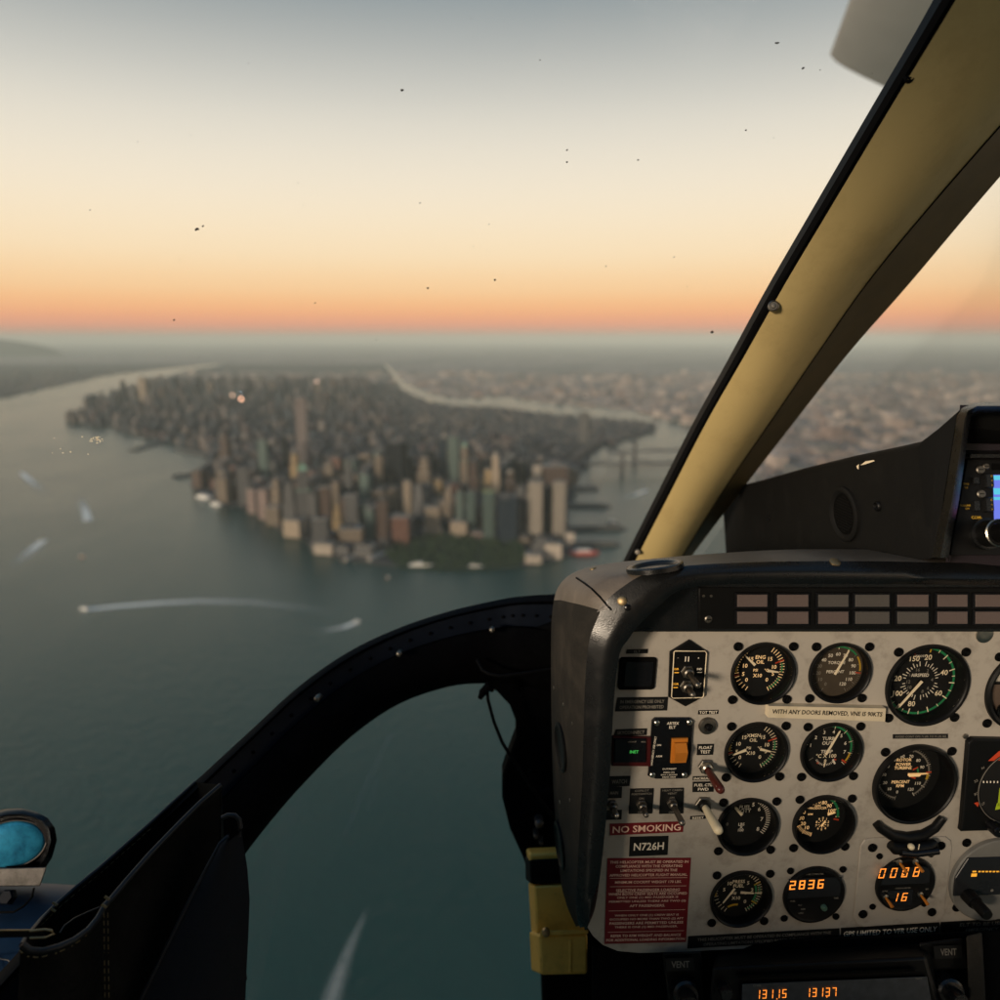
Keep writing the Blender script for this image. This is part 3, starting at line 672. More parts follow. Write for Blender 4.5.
def foam_and_reflection_mat(name='wake_foam', k=1., p=1.5):
    m, t, b = nodes(name); L = t.links.new; out = t.nodes['Material Output']
    b.inputs['Base Color'].default_value = (.9, .87, .78, 1); b.inputs['Roughness'].default_value = .9
    uv = t.nodes.new('ShaderNodeUVMap'); s_ = t.nodes.new('ShaderNodeSeparateXYZ'); L(uv.outputs[0], s_.inputs[0])
    tcx = t.nodes.new('ShaderNodeTexCoord'); n = t.nodes.new('ShaderNodeTexNoise'); n.inputs['Scale'].default_value = .15; n.inputs['Detail'].default_value = 6; L(tcx.outputs['Object'], n.inputs['Vector'])
    nr = t.nodes.new('ShaderNodeMapRange'); nr.inputs[1].default_value = .05; nr.inputs[2].default_value = .5; L(n.outputs['Fac'], nr.inputs[0])
    inv = t.nodes.new('ShaderNodeMath'); inv.operation = 'SUBTRACT'; inv.inputs[0].default_value = 1; L(s_.outputs[0], inv.inputs[1])
    pw = t.nodes.new('ShaderNodeMath'); pw.operation = 'POWER'; pw.inputs[1].default_value = p; L(inv.outputs[0], pw.inputs[0])
    mu = t.nodes.new('ShaderNodeMath'); mu.operation = 'MULTIPLY'; L(pw.outputs[0], mu.inputs[0]); L(nr.outputs[0], mu.inputs[1])
    # soften the sides
    e1 = t.nodes.new('ShaderNodeMath'); e1.operation = 'PINGPONG'; e1.inputs[1].default_value = .5; L(s_.outputs[1], e1.inputs[0])
    e2 = t.nodes.new('ShaderNodeMath'); e2.operation = 'MULTIPLY'; e2.inputs[1].default_value = 2. * k; L(e1.outputs[0], e2.inputs[0])
    m2 = t.nodes.new('ShaderNodeMath'); m2.operation = 'MULTIPLY'; m2.use_clamp = True; L(mu.outputs[0], m2.inputs[0]); L(e2.outputs[0], m2.inputs[1])
    tr = t.nodes.new('ShaderNodeBsdfTransparent'); mx = t.nodes.new('ShaderNodeMixShader')
    L(m2.outputs[0], mx.inputs[0]); L(tr.outputs[0], mx.inputs[1]); L(b.outputs[0], mx.inputs[2]); L(mx.outputs[0], out.inputs[0])
    return m
FOAM = foam_and_reflection_mat('wake_foam', 2.2, 1.6); REFL_WEDGE = foam_and_reflection_mat('painted_wedge_reflection', .4, .5)
def wake(pts, w0, w1, label, m=None):
    P = [G(*p) for p in pts]; k = len(P); rows = []; uvs = []
    for i, p in enumerate(P):
        t = (P[min(i + 1, k - 1)] - P[max(i - 1, 0)]).normalized(); n = Vector((-t.y, t.x, 0)); w = w0 + (w1 - w0) * i / (k - 1)
        rows.append([p + n * w / 2 + Vector((0, 0, .15)), p - n * w / 2 + Vector((0, 0, .15))])
    b = MB(); b.loft(rows); o = b.build('wake', m or FOAM, None, 0); ul = o.data.uv_layers.new(name='UVMap')
    for poly in o.data.polygons:
        for li in poly.loop_indices:
            vi = o.data.loops[li].vertex_index; ul.data[li].uv = (vi // 2 / (k - 1), vi % 2)
    tag(o, label, 'wake', None, 'stuff')
boat(84, 609.5, 22, 7, 2.9, 'white', 'white boat drawing the longest bright wake across the dark water')
wake([(84, 609.5), (120, 606), (160, 603), (200, 601), (250, 602), (300, 607), (350, 617)], 24, 56, 'longest bright foam wake trailing right across the dark water')
boat(87, 520, 16, 6, -1.2, 'white', 'small white boat far left with a short wake behind')
wake([(88, 521), (85, 510), (82, 502), (80, 494)], 34, 40, 'short upright foam wake on the left water')
boat(42, 541, 16, 6, .8, 'white', 'small white boat at the left with a slanting wake')
wake([(44, 540), (34, 548), (24, 557), (8, 572)], 30, 60, 'slanting foam wake at the far left')
boat(22, 473, 18, 7, 2.2, 'white', 'small boat farthest up the western river')
wake([(22, 473), (30, 480), (38, 487), (48, 496)], 30, 60, 'faint foam wake farthest up the western river')
boat(357, 622, 14, 5, .5, 'white', 'small white boat close above the black window frame')
wake([(357, 622), (345, 627), (330, 630), (310, 630)], 18, 34, 'short foam wake close above the black window frame')
boat(82, 557, 12, 4, 0, 'orange', 'tiny orange boat drifting without a wake, left water')
boat(388, 578, 12, 4, 1.2, 'orange', 'tiny orange boat just off the waterfront park')
boat(421, 566.5, 58, 15, 0, 'white', 'big white ferry moored along the park shore', 2)
boat(476, 567.5, 36, 10, 0, 'white', 'smaller white ferry moored at the park shore', 2)
boat(584, 554, 80, 17, .06, 'red', 'long red ferry moored at the eastern tip', 2)
boat(613, 524, 40, 12, 0, 'dark', 'dark hulled ship moored on the eastern river pier', 3)
boat(205, 498, 70, 22, -.55, 'white', 'white yacht moored outside the western marina', 2)
boat(217, 505, 50, 18, -.6, 'white', 'second white yacht moored nearer the western terraces', 2)
boat(640, 493, 26, 8, .5, 'white', 'small pale boat on the eastern river beside the beige post')
wake([(647, 490), (638, 494), (628, 497), (615, 500)], 24, 40, 'faint foam wake on the eastern river')
wake([(322, 1030), (336, 985), (349, 950), (360, 925), (368, 908)], 26, 3, 'pale wedge shaped reflection painted on the water below the lower window', REFL_WEDGE)  # window glass reflection painted on the water, no boat's foam
# ---- bright lamps in the city
def lamp(px, py, h, col, s_, label, r=4.):
    P = G(px, py, LZ); d = U(px, py - 0, 1)
    root = thing('floodlight', label, 'lamp', Matrix.Translation(P + Vector((0, 0, 0))), 'bright lamps in the city')
    b = MB(); b.tube([(0, 0, 0), (0, 0, h)], .8, 6); b.build('mast', SPIRE, root)
    b = MB(); b.lathe([(r * sin(pi * i / 8), h + r - r * cos(pi * i / 8)) for i in range(9)], (0, 0), 12); b.build('lamp_head', glow('lamp', col, s_), root)
lamp(241, 402, 60, (.55, .8, 1.), 26, 'bluish white rooftop lamp glowing in the far city', 6)
lamp(242, 407, 60, (1., .5, .3), 18, 'reddish lamp just below the bluish white rooftop lamp', 6)
lamp(233, 403, 60, (1., .62, .4), 9, 'dim orange lamp left of the bluish white rooftop lamp', 6)
lamp(317, 388, 60, (1., .62, .45), 12, 'lone orange lamp above the slim rose tower', 9)

# ---- the air
hz = bpy.data.materials.new('haze'); hz.use_nodes = True; t = hz.node_tree; t.nodes.clear()
vo = t.nodes.new('ShaderNodeVolumePrincipled'); ou = t.nodes.new('ShaderNodeOutputMaterial'); t.links.new(vo.outputs[0], ou.inputs['Volume'])
vo.inputs['Color'].default_value = (.88, .95, .86, 1); vo.inputs['Density'].default_value = 3.3e-5; vo.inputs['Anisotropy'].default_value = -.1
b = MB(); b.box((0, 32000, (WZ - 2 + 200) / 2), (184000, 112000, 200 - (WZ - 2))); o = b.build('haze', hz, None, 0); tag(o, 'pale evening haze over the harbour and city', 'haze', None, 'stuff')
# ================================================================== THE COCKPIT
# instrument panel plane
PU = RT * 8100 - UP * 140 + FW * 730; PU.normalize()
PV = -(RT * -57 - UP * 3480 + FW * 730); PV = (PV - PU * PV.dot(PU)).normalized()
PN = PU.cross(PV).normalized()
P0 = U(800, 780, .70)
PM4 = Matrix(((PU.x, PV.x, PN.x, P0.x), (PU.y, PV.y, PN.y, P0.y), (PU.z, PV.z, PN.z, P0.z), (0, 0, 0, 1)))
def q(px, py, n=0.):
    """pixel of the photo -> (u, v) on the panel plane raised by n"""
    d = hit(px, py, P0 + PN * n, PN) - P0; return Vector((d.dot(PU), d.dot(PV)))
def pscale(px, py): return hit(px, py, P0, PN).dot(FW) / F          # metres per pixel there
def at_panel(uv, n=0.): return PM4 @ Matrix.Translation((uv[0], uv[1], n))
CU = P0                                                                # helper name kept short

# ---- the panel plate and its annunciators
root = thing('instrument_panel', 'grey painted instrument panel full of round black gauges under the dark hood', 'instrument panel', PM4.copy())
panel = root; HOLES = []
PLATE = [q(*p) for p in [(586, 925), (593, 936), (603, 945), (618, 951), (640, 953), (690, 951.5), (940, 938), (1250, 921), (1250, 600), (596, 600), (595, 800)]]
def build_plate():
    vs = [p.copy() for p in PLATE]; ed = [(i, (i + 1) % len(PLATE)) for i in range(len(PLATE))]
    for (c_, r_) in HOLES:
        o_ = len(vs); vs += [Vector((c_[0] + r_ * cos(2 * pi * i / 48), c_[1] + r_ * sin(2 * pi * i / 48))) for i in range(48)]; ed += [(o_ + i, o_ + (i + 1) % 48) for i in range(48)]
    V_, E_, F_ = mathutils.geometry.delaunay_2d_cdt(vs, ed, [], 0, 1e-7)[:3]
    fs = []
    for f in F_:
        m_ = sum((V_[i] for i in f), Vector((0, 0))) / len(f)
        if any((m_ - Vector(c_)).length < r_ * .999 for c_, r_ in HOLES) or not inside(m_, PLATE): continue
        fs.append(tuple(f))
    b = MB(); b.add([(p.x, p.y, 0) for p in V_], fs)
    n_ = len(PLATE); b.add([(p.x, p.y, 0) for p in PLATE] + [(p.x, p.y, -.003) for p in PLATE], [(i, (i + 1) % n_, n_ + (i + 1) % n_, n_ + i) for i in range(n_)])
    for (c_, r_) in HOLES: b.lathe([(r_, 0), (r_, -.003)], c_, 48)
    b.build('panel_plate', M['panel'], panel, 25)
b = MB(); b.prism([q(x, y, .006) for x, y in [(624, 632), (1260, 632), (1260, 577), (700, 577), (672, 588), (652, 602), (638, 616)]], 0.001, .006); b.build('fascia_strip', M['lip'], root, 25, .0008)
b = MB(); b.prism([q(699, 629, .008), q(1260, 629, .008), q(1260, 588, .008), q(699, 588, .008)], .0061, .008); an = b.build('annunciator_frame', M['black'], root, 25, .0006)
b = MB(); c = q(708, 619, .008); b.lathe([(.0034, .008), (.0034, .0092), (.0026, .0098), (.0004, .0098)], c, 20, cap1=True); b.box((c[0], c[1], .0099), (.0045, .0007, .0004), 1); b.build('screw', [M['dullsteel'], M['flat']], root, 30)
for px in (703.5, 711):
    b = MB(); b.lathe([(.0013, .008), (.0012, .0088), (.0004, .0090)], q(px, 596, .008), 14, cap1=True); b.build('test_lamp', M['dullsteel'], root)
cols = [(737, 767), (777, 808), (818, 848), (855, 889), (897, 928), (937, 967), (975, 1005), (1014, 1044), (1053, 1083)]
for ci, (x0, x1) in enumerate(cols):
    for ri, (y0, y1) in enumerate(((594.5, 606.5), (611.5, 623.5))):
        pts = [q(x0, y1, .0095), q(x1, y1, .0095), q(x1, y0, .0095), q(x0, y0, .0095)]
        ctr = sum(pts, Vector((0, 0))) / 4; out = [ctr + (p - ctr) + Vector((math.copysign(.0020, (p - ctr).x), math.copysign(.0016, (p - ctr).y))) for p in pts]
        b = MB(); b.prism(out, .008, .0100, 1, .0006); b.prism(pts, .0100, .0103, 0, .0002)
        o = b.build('caption_light', [M['lens'] if (ci * 7 + ri * 3) % 5 not in (1, 4) else M['lens2'], M['gloss']], root, 20)
b = MB(); b.lathe([(.0085, .0001), (.0085, .0012), (.0078, .0016), (.003, .0016)], q(984, 634), 24, cap1=True); b.build('lock_button', M['steel'], root, 40)
b = MB(); c = q(965, 736); b.lathe([(.0026, .0001), (.0026, .0012), (.0018, .0016), (.0004, .0014)], c, 16, cap1=True); b.build('rivet', M['dullsteel'], root, 40)

# ---- gauges
MARK = [M['cream'], M['green'], M['yellow'], M['red'], M['dim'], M['white'], M['lume']]
def screws(root, offs, r=.0037, z=0.):
    for x, y in offs:
        b = MB(); b.lathe([(r * 1.05, z + .0002), (r * 1.05, z + .0010), (r * .95, z + .0018), (r * .72, z + .0021), (r * .55, z + .0012), (r * .15, z + .0009)], (x, y), 20, cap1=True)
        a = random.uniform(0, 3.1); b.box((0, 0, .0010), (r * .9, r * .22, .0006), 1, Matrix.Translation((x, y, z)) @ Matrix.Rotation(a, 4, 'Z'))
        b.build('screw', [M['flat'], M['black']], root, 35)
def needle(b, c, ang, r0, r1, w0, w1, n, mi=0):
    a = radians(ang); d = Vector((sin(a), cos(a))); t = Vector((d.y, -d.x)); c = Vector(c)
    b.prism([c + d * r0 - t * w0 / 2, c + d * r1 * .93 - t * w1 / 2, c + d * r1, c + d * r1 * .93 + t * w1 / 2, c + d * r0 + t * w0 / 2][::-1], n, n + .0007, mi)
def gauge(px, py, rpx, label, depth, face, lip=.004, scr=.86, dialmat='dial', wall=.90, dialr=None, scrmask=(1, 1, 1, 1), name='gauge'):
    c = q(px, py); R = rpx * pscale(px, py) * .985
    HOLES.append((c, R * .955)); root = thing(name, label, 'gauge', at_panel(c), 'round gauges on the instrument panel')
    b = MB(); b.lathe([(R, .0001), (R, lip * .7), (R * .985, lip), (R * .95, lip * 1.05), (R * .92, lip * .85), (R * wall, lip * .5), (R * (wall - .02), -depth), (R * wall * .3, -depth - .0004)], (0, 0), 64)
    b.build('bezel', M['black'], root, 50)
    DR = dialr or R * (wall - .02)
    b = MB(); b.lathe([(DR, -depth + .0002), (DR, -depth + .0006)], (0, 0), 56, cap1=True); d = b.build('dial', M[dialmat], root, 30)
    mk = MB(); nd = []
    face(mk, nd, R * (wall - .03), -depth + .0009)
    mk.build('dial_markings', MARK, d, 0)
    for f_ in nd:
        b = MB(); f_(b); b.build('needle', [M['cream'], M['flat'], M['red'], M['lume']], root, 30)
    b = MB(); b.lathe([(R * wall * .99, lip * .3), (R * wall * .99, lip * .3 + .0004)], (0, 0), 48, cap1=True); b.build('gauge_glass', M['gaugeglass'], root, 30)
    o = R * scr; screws(root, [p for p, k in zip([(-o, o), (o, o), (-o, -o), (o, -o)], scrmask) if k], r=.0041 if R < .034 else .0043)
    return root
def dual(title, sub, na, nb, top=True, lum=0, right=('15', '10', '5', '0'), left=('15', '10', '5', '0'), red=True):
    def face(m, nd, R, n):
        L = 6 if lum else 0
        m.ticks((0, .02 * R), -152, -100, 6, .74 * R, .90 * R, .024 * R, n, L); m.ticks((0, .02 * R), -92, -40, 8, .76 * R, .90 * R, .024 * R, n, L)
        m.ticks((0, .02 * R), 30, 62, 5, .74 * R, .92 * R, .028 * R, n, L); m.ticks((0, .02 * R), 70, 152, 13, .76 * R, .92 * R, .024 * R, n, L)
        m.arc((0, .02 * R), -78, -52, .80 * R, .86 * R, n + .0001, 1); m.arc((0, .02 * R), -100, -80, .80 * R, .86 * R, n + .0001, 2)
        if red: m.tick((0, .02 * R), -106, .74 * R, .92 * R, .05 * R, n + .0002, 3); m.tick((0, .02 * R), 68, .6 * R, .93 * R, .05 * R, n + .0002, 3)
        m.arc((0, .02 * R), 74, 98, .80 * R, .85 * R, n + .0001, 1); m.arc((0, .02 * R), 112, 150, .80 * R, .85 * R, n + .0001, 1)
        for s, (x, y) in zip(left, ((-.33, .40), (-.52, .15), (-.56, -.16), (-.42, -.38))): m.text(s, x * R, y * R, .14 * R, n, L)
        for s, (x, y) in zip(right, ((.36, .40), (.54, .10), (.52, -.16), (.32, -.38))): m.text(s, x * R, y * R, .14 * R, n, L)
        m.text(title, 0, .47 * R, .13 * R, n, L); m.text(sub, .01 * R, .29 * R, .13 * R, n, L); m.text('PSI', -.13 * R, -.02 * R, .1 * R, n, L); m.text('°C', .27 * R, -.02 * R, .1 * R, n, L); m.text('X10', -.04 * R, -.22 * R, .13 * R, n, L)
        nd.append(lambda b: needle(b, (0, .02 * R), na, .25 * R, .78 * R, .10 * R, .05 * R, n + .0006))
        nd.append(lambda b: needle(b, (0, .02 * R), nb, .30 * R, .74 * R, .10 * R, .05 * R, n + .0006))
    return face
g = gauge(762.5, 673, 33.6, 'engine oil gauge beside the hexagonal switch plate, top left of the rows', .008, dual('ENG', 'OIL', -48, 98, lum=1))
g = gauge(755.5, 751.5, 33, 'transmission oil gauge directly below the engine oil gauge', .008, dual('XMSN', 'OIL', -112, 104))
def face_torque(m, nd, R, n):
    for i in range(13):
        a = -150 + 25 * i; m.tick((0, 0), a, .80 * R, .95 * R, .022 * R, n, 4 if i not in (6, 7) else 0)
        if i != 7 or True: m.text(str(i * 10), .66 * R * sin(radians(a)), .62 * R * cos(radians(a)), .125 * R, n, 5 if i > 3 else 4)
    m.ticks((0, 0), -150, 150, 61, .88 * R, .95 * R, .012 * R, n, 4)
    m.arc((0, 0), -30, 50, .87 * R, .93 * R, n + .0001, 1); m.arc((0, 0), 55, 92, .87 * R, .93 * R, n + .0001, 2); m.tick((0, 0), 97, .74 * R, .95 * R, .04 * R, n + .0002, 3)
    m.text('TORQUE', -.02 * R, .28 * R, .11 * R, n, 5); m.text('PERCENT', -.02 * R, -.06 * R, .11 * R, n, 5)
    nd.append(lambda b: (needle(b, (-.02 * R, -.1 * R), 24, -.06 * R, .98 * R, .085 * R, .05 * R, n + .0006)))
gauge(839, 672.5, 32.6, 'faded brown torque percent gauge with one long needle, top row', .006, face_torque, dialmat='browndial')
def face_air(m, nd, R, n):
    ang = {20: 10, 30: 42, 40: 70, 50: 94, 60: 122, 70: 158, 80: 192, 90: 216, 100: 238, 120: 276, 150: 338}
    m.arc((0, 0), 10, 232, .91 * R, .97 * R, n, 1, 60)
    for k, a in ang.items(): m.tick((0, 0), a, .82 * R, .98 * R, .03 * R, n + .0001, 0)
    for a in (26, 56, 82, 108, 140, 175, 204, 227, 257, 305, 322, 352): m.tick((0, 0), a, .88 * R, .97 * R, .02 * R, n + .0001, 0)
    m.tick((0, 0), 10, .82 * R, .98 * R, .04 * R, n + .0002, 2); m.tick((0, 0), 340, .80 * R, .98 * R, .04 * R, n + .0002, 3)
    for k in (20, 40, 60, 80, 100, 120, 150): a = radians(ang[k]); m.text(str(k), .68 * R * sin(a), .68 * R * cos(a), .145 * R, n, 0)
    m.text('KNOTS', -.10 * R, .70 * R, .06 * R, n, 5)
    for i in range(36):
        if i % 9: m.tick((0, 0), i * 10, .42 * R, (.56 if i % 2 else .50) * R, .022 * R, n, 5)
    for k, a in ((2, 30), (4, 85), (6, 130), (8, 160), (10, 235), (12, 265), (14, 300), (16, 340)): m.text(str(k), .33 * R * sin(radians(a)), .33 * R * cos(radians(a)), .09 * R, n, 4)
    m.text('AIRSPEED', -.03 * R, .16 * R, .09 * R, n, 5, sx=.9)
    nd.append(lambda b: (needle(b, (0, -.04 * R), 216, -.05 * R, .92 * R, .075 * R, .05 * R, n + .0008), b.lathe([(.09 * R, n + .0006), (.09 * R, n + .0009)], (0, -.04 * R), 20, 1, cap1=True)))
gauge(926.5, 685, 44.3, 'big airspeed gauge ringed by a green arc, needle pointing to ninety', .010, face_air, scr=.81, wall=.9)
def face_tot(m, nd, R, n):
    m.arc((0, 0), -78, 100, .86 * R, .93 * R, n, 1, 50); m.arc((0, 0), 102, 124, .86 * R, .93 * R, n, 2); m.tick((0, 0), 127, .74 * R, .96 * R, .06 * R, n + .0002, 3)
    for i, k in enumerate('12345678'):
        a = -78 + i * 30; m.tick((0, 0), a, .80 * R, .97 * R, .022 * R, n + .0001, 0)
        if k != '8': m.text(k, .68 * R * sin(radians(a)), .68 * R * cos(radians(a)), .13 * R, n, 5)
    m.ticks((0, 0), 12, 132, 25, .93 * R, .99 * R, .012 * R, n + .0001, 4)
    m.text('TURB', -.02 * R, .40 * R, .13 * R, n, 5); m.text('OUT', -.04 * R, .22 * R, .13 * R, n, 5); m.text('TEMP', -.02 * R, -.12 * R, .13 * R, n, 5); m.text('°C X 100', -.02 * R, -.29 * R, .14 * R, n, 0)
    m.ticks((-.02 * R, -.25 * R), 120, 240, 15, .36 * R, .44 * R, .02 * R, n, 5); m.tick((0, 0), 150, .5 * R, .72 * R, .07 * R, n, 5); m.tick((0, 0), -125, .62 * R, .8 * R, .03 * R, n, 4)
    m.tick((-.02 * R, -.25 * R), 118, .36 * R, .46 * R, .06 * R, n, 3); m.tick((-.02 * R, -.25 * R), 222, .38 * R, .46 * R, .06 * R, n, 3); m.text('8', -.03 * R, -.5 * R, .14 * R, n, 0)
    nd.append(lambda b: needle(b, (-.05 * R, -.2 * R), 24, -.02 * R, 1.02 * R, .085 * R, .05 * R, n + .0006)); nd.append(lambda b: needle(b, (-.02 * R, -.25 * R), 186, .28 * R, .48 * R, .05 * R, .02 * R, n + .0006))
gauge(830.5, 751.5, 32.3, 'turbine outlet temperature gauge with a green arc, second row', .006, face_tot)
def face_tach(m, nd, R, n):
    R2 = R * .76; c = (.0, .0)
    for i in range(13):
        a = 190 + i * 26.5; m.tick(c, a, .86 * R2, 1.0 * R2, .03 * R2, n, 4 if i < 9 else 5)
        if i < 10 or i > 10: m.text(str(i * 10), c[0] + .70 * R2 * sin(radians(a)), c[1] + .70 * R2 * cos(radians(a)), .11 * R2, n, 5)
    m.arc(c, 190, 508, .90 * R2, .955 * R2, n + .0001, 4, 70); m.ticks(c, 190, 508, 61, .955 * R2, 1.02 * R2, .015 * R2, n, 4)
    m.arc(c, 90, 104, .86 * R2, .95 * R2, n + .0002, 2); m.arc(c, 62, 84, .50 * R2, .56 * R2, n + .0002, 1); m.tick(c, 62, .36 * R2, .56 * R2, .05 * R2, n + .0003, 3); m.tick(c, 86, .82 * R2, 1.02 * R2, .05 * R2, n + .0003, 3); m.tick(c, 110, .3 * R2, .5 * R2, .05 * R2, n + .0003, 3)
    for s, y in (('ROTOR', .55), ('POWER', .38), ('TURBINE', .24)): m.text(s, -.05 * R2, y * R2, .11 * R2, n, 6)
    for s, y in (('PERCENT', -.30), ('RPM', -.45)): m.text(s, -.05 * R2, y * R2, .11 * R2, n, 6)
    nd.append(lambda b: needle(b, c, 88, .15 * R2, .90 * R2, .09 * R2, .04 * R2, n + .0006, 3)); nd.append(lambda b: needle(b, c, 91, .18 * R2, .6 * R2, .12 * R2, .09 * R2, n + .0014, 3))
gauge(913, 783, 43.6, 'big rotor and power turbine gauge set deep in a black tube', .016, face_tach, lip=.006, scr=.81, wall=.93, scrmask=(1, 1, 0, 0))
def face_fuel(m, nd, R, n):
    m.ticks((.05 * R, .05 * R), 32, 128, 17, .78 * R, .94 * R, .03 * R, n, 5)
    for s, a in (('5', 22), ('6', 50), ('7', 88), ('8', 124)): m.text(s, .05 * R + .62 * R * sin(radians(a)), .05 * R + .68 * R * cos(radians(a)), .15 * R, n, 5)
    m.text('0', -.62 * R, -.1 * R, .12 * R, n, 4); m.tick((0, 0), 5, .8 * R, .86 * R, .06 * R, n, 4)
    m.text('FUEL', -.02 * R, .58 * R, .14 * R, n, 5); m.text('QTY', .02 * R, .42 * R, .14 * R, n, 5)
    for s, y in (('LBS', -.12), ('X', -.24), ('100', -.36)): m.text(s, -.08 * R, y * R, .11 * R, n, 5)
    nd.append(lambda b: needle(b, (.05 * R, .1 * R), -42, .25 * R, .70 * R, .11 * R, .10 * R, n + .0006))
gauge(747, 826, 32.2, 'mostly blank fuel quantity gauge beside the cream toggle switch', .008, face_fuel)
def face_n1(m, nd, R, n):
    c = (-.05 * R, .08 * R); R2 = .86 * R
    for i in range(12):
        a = 190 + 24 * i; m.tick(c, a, .82 * R2, .98 * R2, .03 * R2, n, 6)
        if i < 11 and i: m.text(str(i * 10), c[0] + .66 * R2 * sin(radians(a)), c[1] + .66 * R2 * cos(radians(a)), .16 * R2, n, 6)
    m.ticks(c, 190, 238, 13, .80 * R2, .95 * R2, .02 * R2, n, 6); m.arc(c, 0, 95, .86 * R2, .96 * R2, n + .0001, 1); m.tick(c, 102, .76 * R2, 1. * R2, .07 * R2, n + .0002, 3)
    m.text('GAS', c[0] - .02 * R2, c[1] + .48 * R2, .10 * R2, n, 6); m.text('PRODUCER', c[0], c[1] + .36 * R2, .10 * R2, n, 6); m.text('RPM', c[0] - .3 * R2, c[1] + .08 * R2, .08 * R2, n, 6)
    k = (c[0] + .28 * R2, c[1] - .38 * R2)
    for i in range(10): a = radians(36 * i); m.text(str(i), k[0] + .27 * R2 * sin(a), k[1] + .27 * R2 * cos(a), .10 * R2, n, 6); m.tick(k, 36 * i, .12 * R2, .19 * R2, .025 * R2, n, 6)
    nd.append(lambda b: needle(b, k, 32, -.1 * R2, .2 * R2, .08 * R2, .03 * R2, n + .0006, 3)); nd.append(lambda b: needle(b, c, 78, .45 * R2, .8 * R2, .12 * R2, .04 * R2, n + .0006, 3))
gauge(822.3, 823, 32, 'gas producer gauge with glowing orange numerals and a small inner dial', .009, face_n1, lip=.006, wall=.92)
def face_press(m, nd, R, n):
    dual('PRESS', 'FUEL', -150, 88, right=('5', '2', '', '0'), left=('10', '5', '', ''), red=False)(m, [], R, n)
    m.arc((0, -1.05 * R), -34, 6, .52 * R, .60 * R, n + .0002, 2); m.arc((0, 0), 60, 120, .66 * R, .73 * R, n + .0002, 1)
    for a in (62, 92, 122): m.tick((0, 0), a, .66 * R, .92 * R, .05 * R, n + .0003, 2 if a != 92 else 0)
    nd.append(lambda b: needle(b, (-.2 * R, .12 * R), 213, -.1 * R, .62 * R, .07 * R, .04 * R, n + .0006)); nd.append(lambda b: needle(b, (0, .05 * R), 96, .1 * R, .62 * R, .09 * R, .05 * R, n + .0006))
gauge(740.5, 898, 32.2, 'fuel pressure gauge with green arc right, beside the red text placard', .008, face_press)
def face_horizon(m, nd, R, n): pass
c = q(1026, 690); R = 44 * pscale(1026, 690); HOLES.append((c, R * .95))
root = thing('attitude_indicator', 'half seen horizon ball gauge, white above brown, at the right edge', 'gauge', at_panel(c), 'round gauges on the instrument panel')
b = MB(); b.lathe([(R, .0001), (R, .003), (R * .95, .0045), (R * .88, .003), (R * .86, -.008)], (0, 0), 64); b.build('bezel', M['black'], root, 50)
b = MB(); k = 12; RB = R * .86
rows = []
for i in range(k + 1):
    t = -1 + 2 * i / k; rows.append([(RB * sqrt(max(0, 1 - t * t)) * j, RB * t, -.008 + .006 * (1 - t * t) * (1 - j * j)) for j in [x / 6 for x in range(-6, 7)]])
b.loft(rows[:8], 1, flip=True); b.loft(rows[7:], 0, flip=True)
b.build('horizon_ball', [M['sphere_sky'], M['sphere_gnd']], root, 60)
b = MB(); b.prism([(-RB, RB * .16), (RB, RB * .16), (RB, RB * .21), (-RB, RB * .21)], -.001, 0); b.prism(rrect(0, -RB * .72, RB * 1.35, RB * .5, .002), -.002, .0); b.build('lower_mask', M['black'], root, 30)
b = MB(); b.lathe([(R * .87, .002), (R * .87, .0024)], (0, 0), 48, cap1=True); b.build('gauge_glass', M['gaugeglass'], root, 30)
o = R * .81; screws(root, [(-o, o), (-o, -o)], r=.0043)

build_plate()
# course indicator in its square case
c = q(1010, 787); s_ = pscale(1000, 787)
def k_(px, py, n=0.): p = q(px, py, n); return (p[0] - c[0], p[1] - c[1])
root = thing('course_indicator', 'square black course indicator with a red flag and lime plane mark', 'gauge', at_panel(c))
b = MB(); b.prism([k_(962, 827, .006), k_(958, 832, .006), k_(1070, 829, .006), k_(1074, 741, .006), k_(972, 739, .006), k_(968, 744, .006)][0:1] + [k_(961, 832, .006), k_(1070, 829, .006), k_(1074, 741, .006), k_(974, 739, .006), k_(969, 743, .006)], .0001, .006, 0, .0012); b.build('case', M['black'], root, 30, .0008)
dc = Vector(k_(1016, 786, .006)); b = MB(); b.lathe([(.0405, .0061), (.0405, .0075), (.039, .0078), (.0385, .0064), (.001, .0064)], dc, 64, cap1=True); d = b.build('dial', M['dial'], root, 30)
b = MB()
b.tube([(*(dc + Vector((.0402 * cos(a), .0402 * sin(a)))), .0078) for a in [radians(x) for x in range(0, 361, 6)]], .0003, 6, 0, False)
b.build('dial_ring', M['dim'], d, 60)
b = MB(); n = .0068
b.flat([k_(988, 761, n), k_(1010, 760, n), k_(1004, 750, n), k_(999, 751, n)], n, 3)
b.flat([k_(997.5, 806, n), k_(1000, 806, n), k_(1001.5, 788, n), k_(999.5, 788, n)], n, 7); b.flat([k_(995, 810, n), k_(1000, 809, n), k_(1001, 803, n), k_(997, 803, n)], n, 7)
for px in (983, 986.5, 990, 993.5, 997): b.flat([k_(px, 783, n), k_(px + 1.2, 783, n), k_(px + 1.2, 781, n), k_(px, 781, n)], n, 5)
for s, px, py in (('N', 983, 768), ('33', 976, 781), ('30', 976, 794), ('27', 983, 804)): p = k_(px, py, n); b.text(s, p[0], p[1], .0028, n, 4, .5)
b.flat([k_(974, 803, n), k_(978, 807, n), k_(979, 804, n), k_(978, 802, n)], n, 3)
b.build('dial_markings', MARK + [mat('lime_mark', (.40, .52, .02), .5, var=.1)], d, 0)
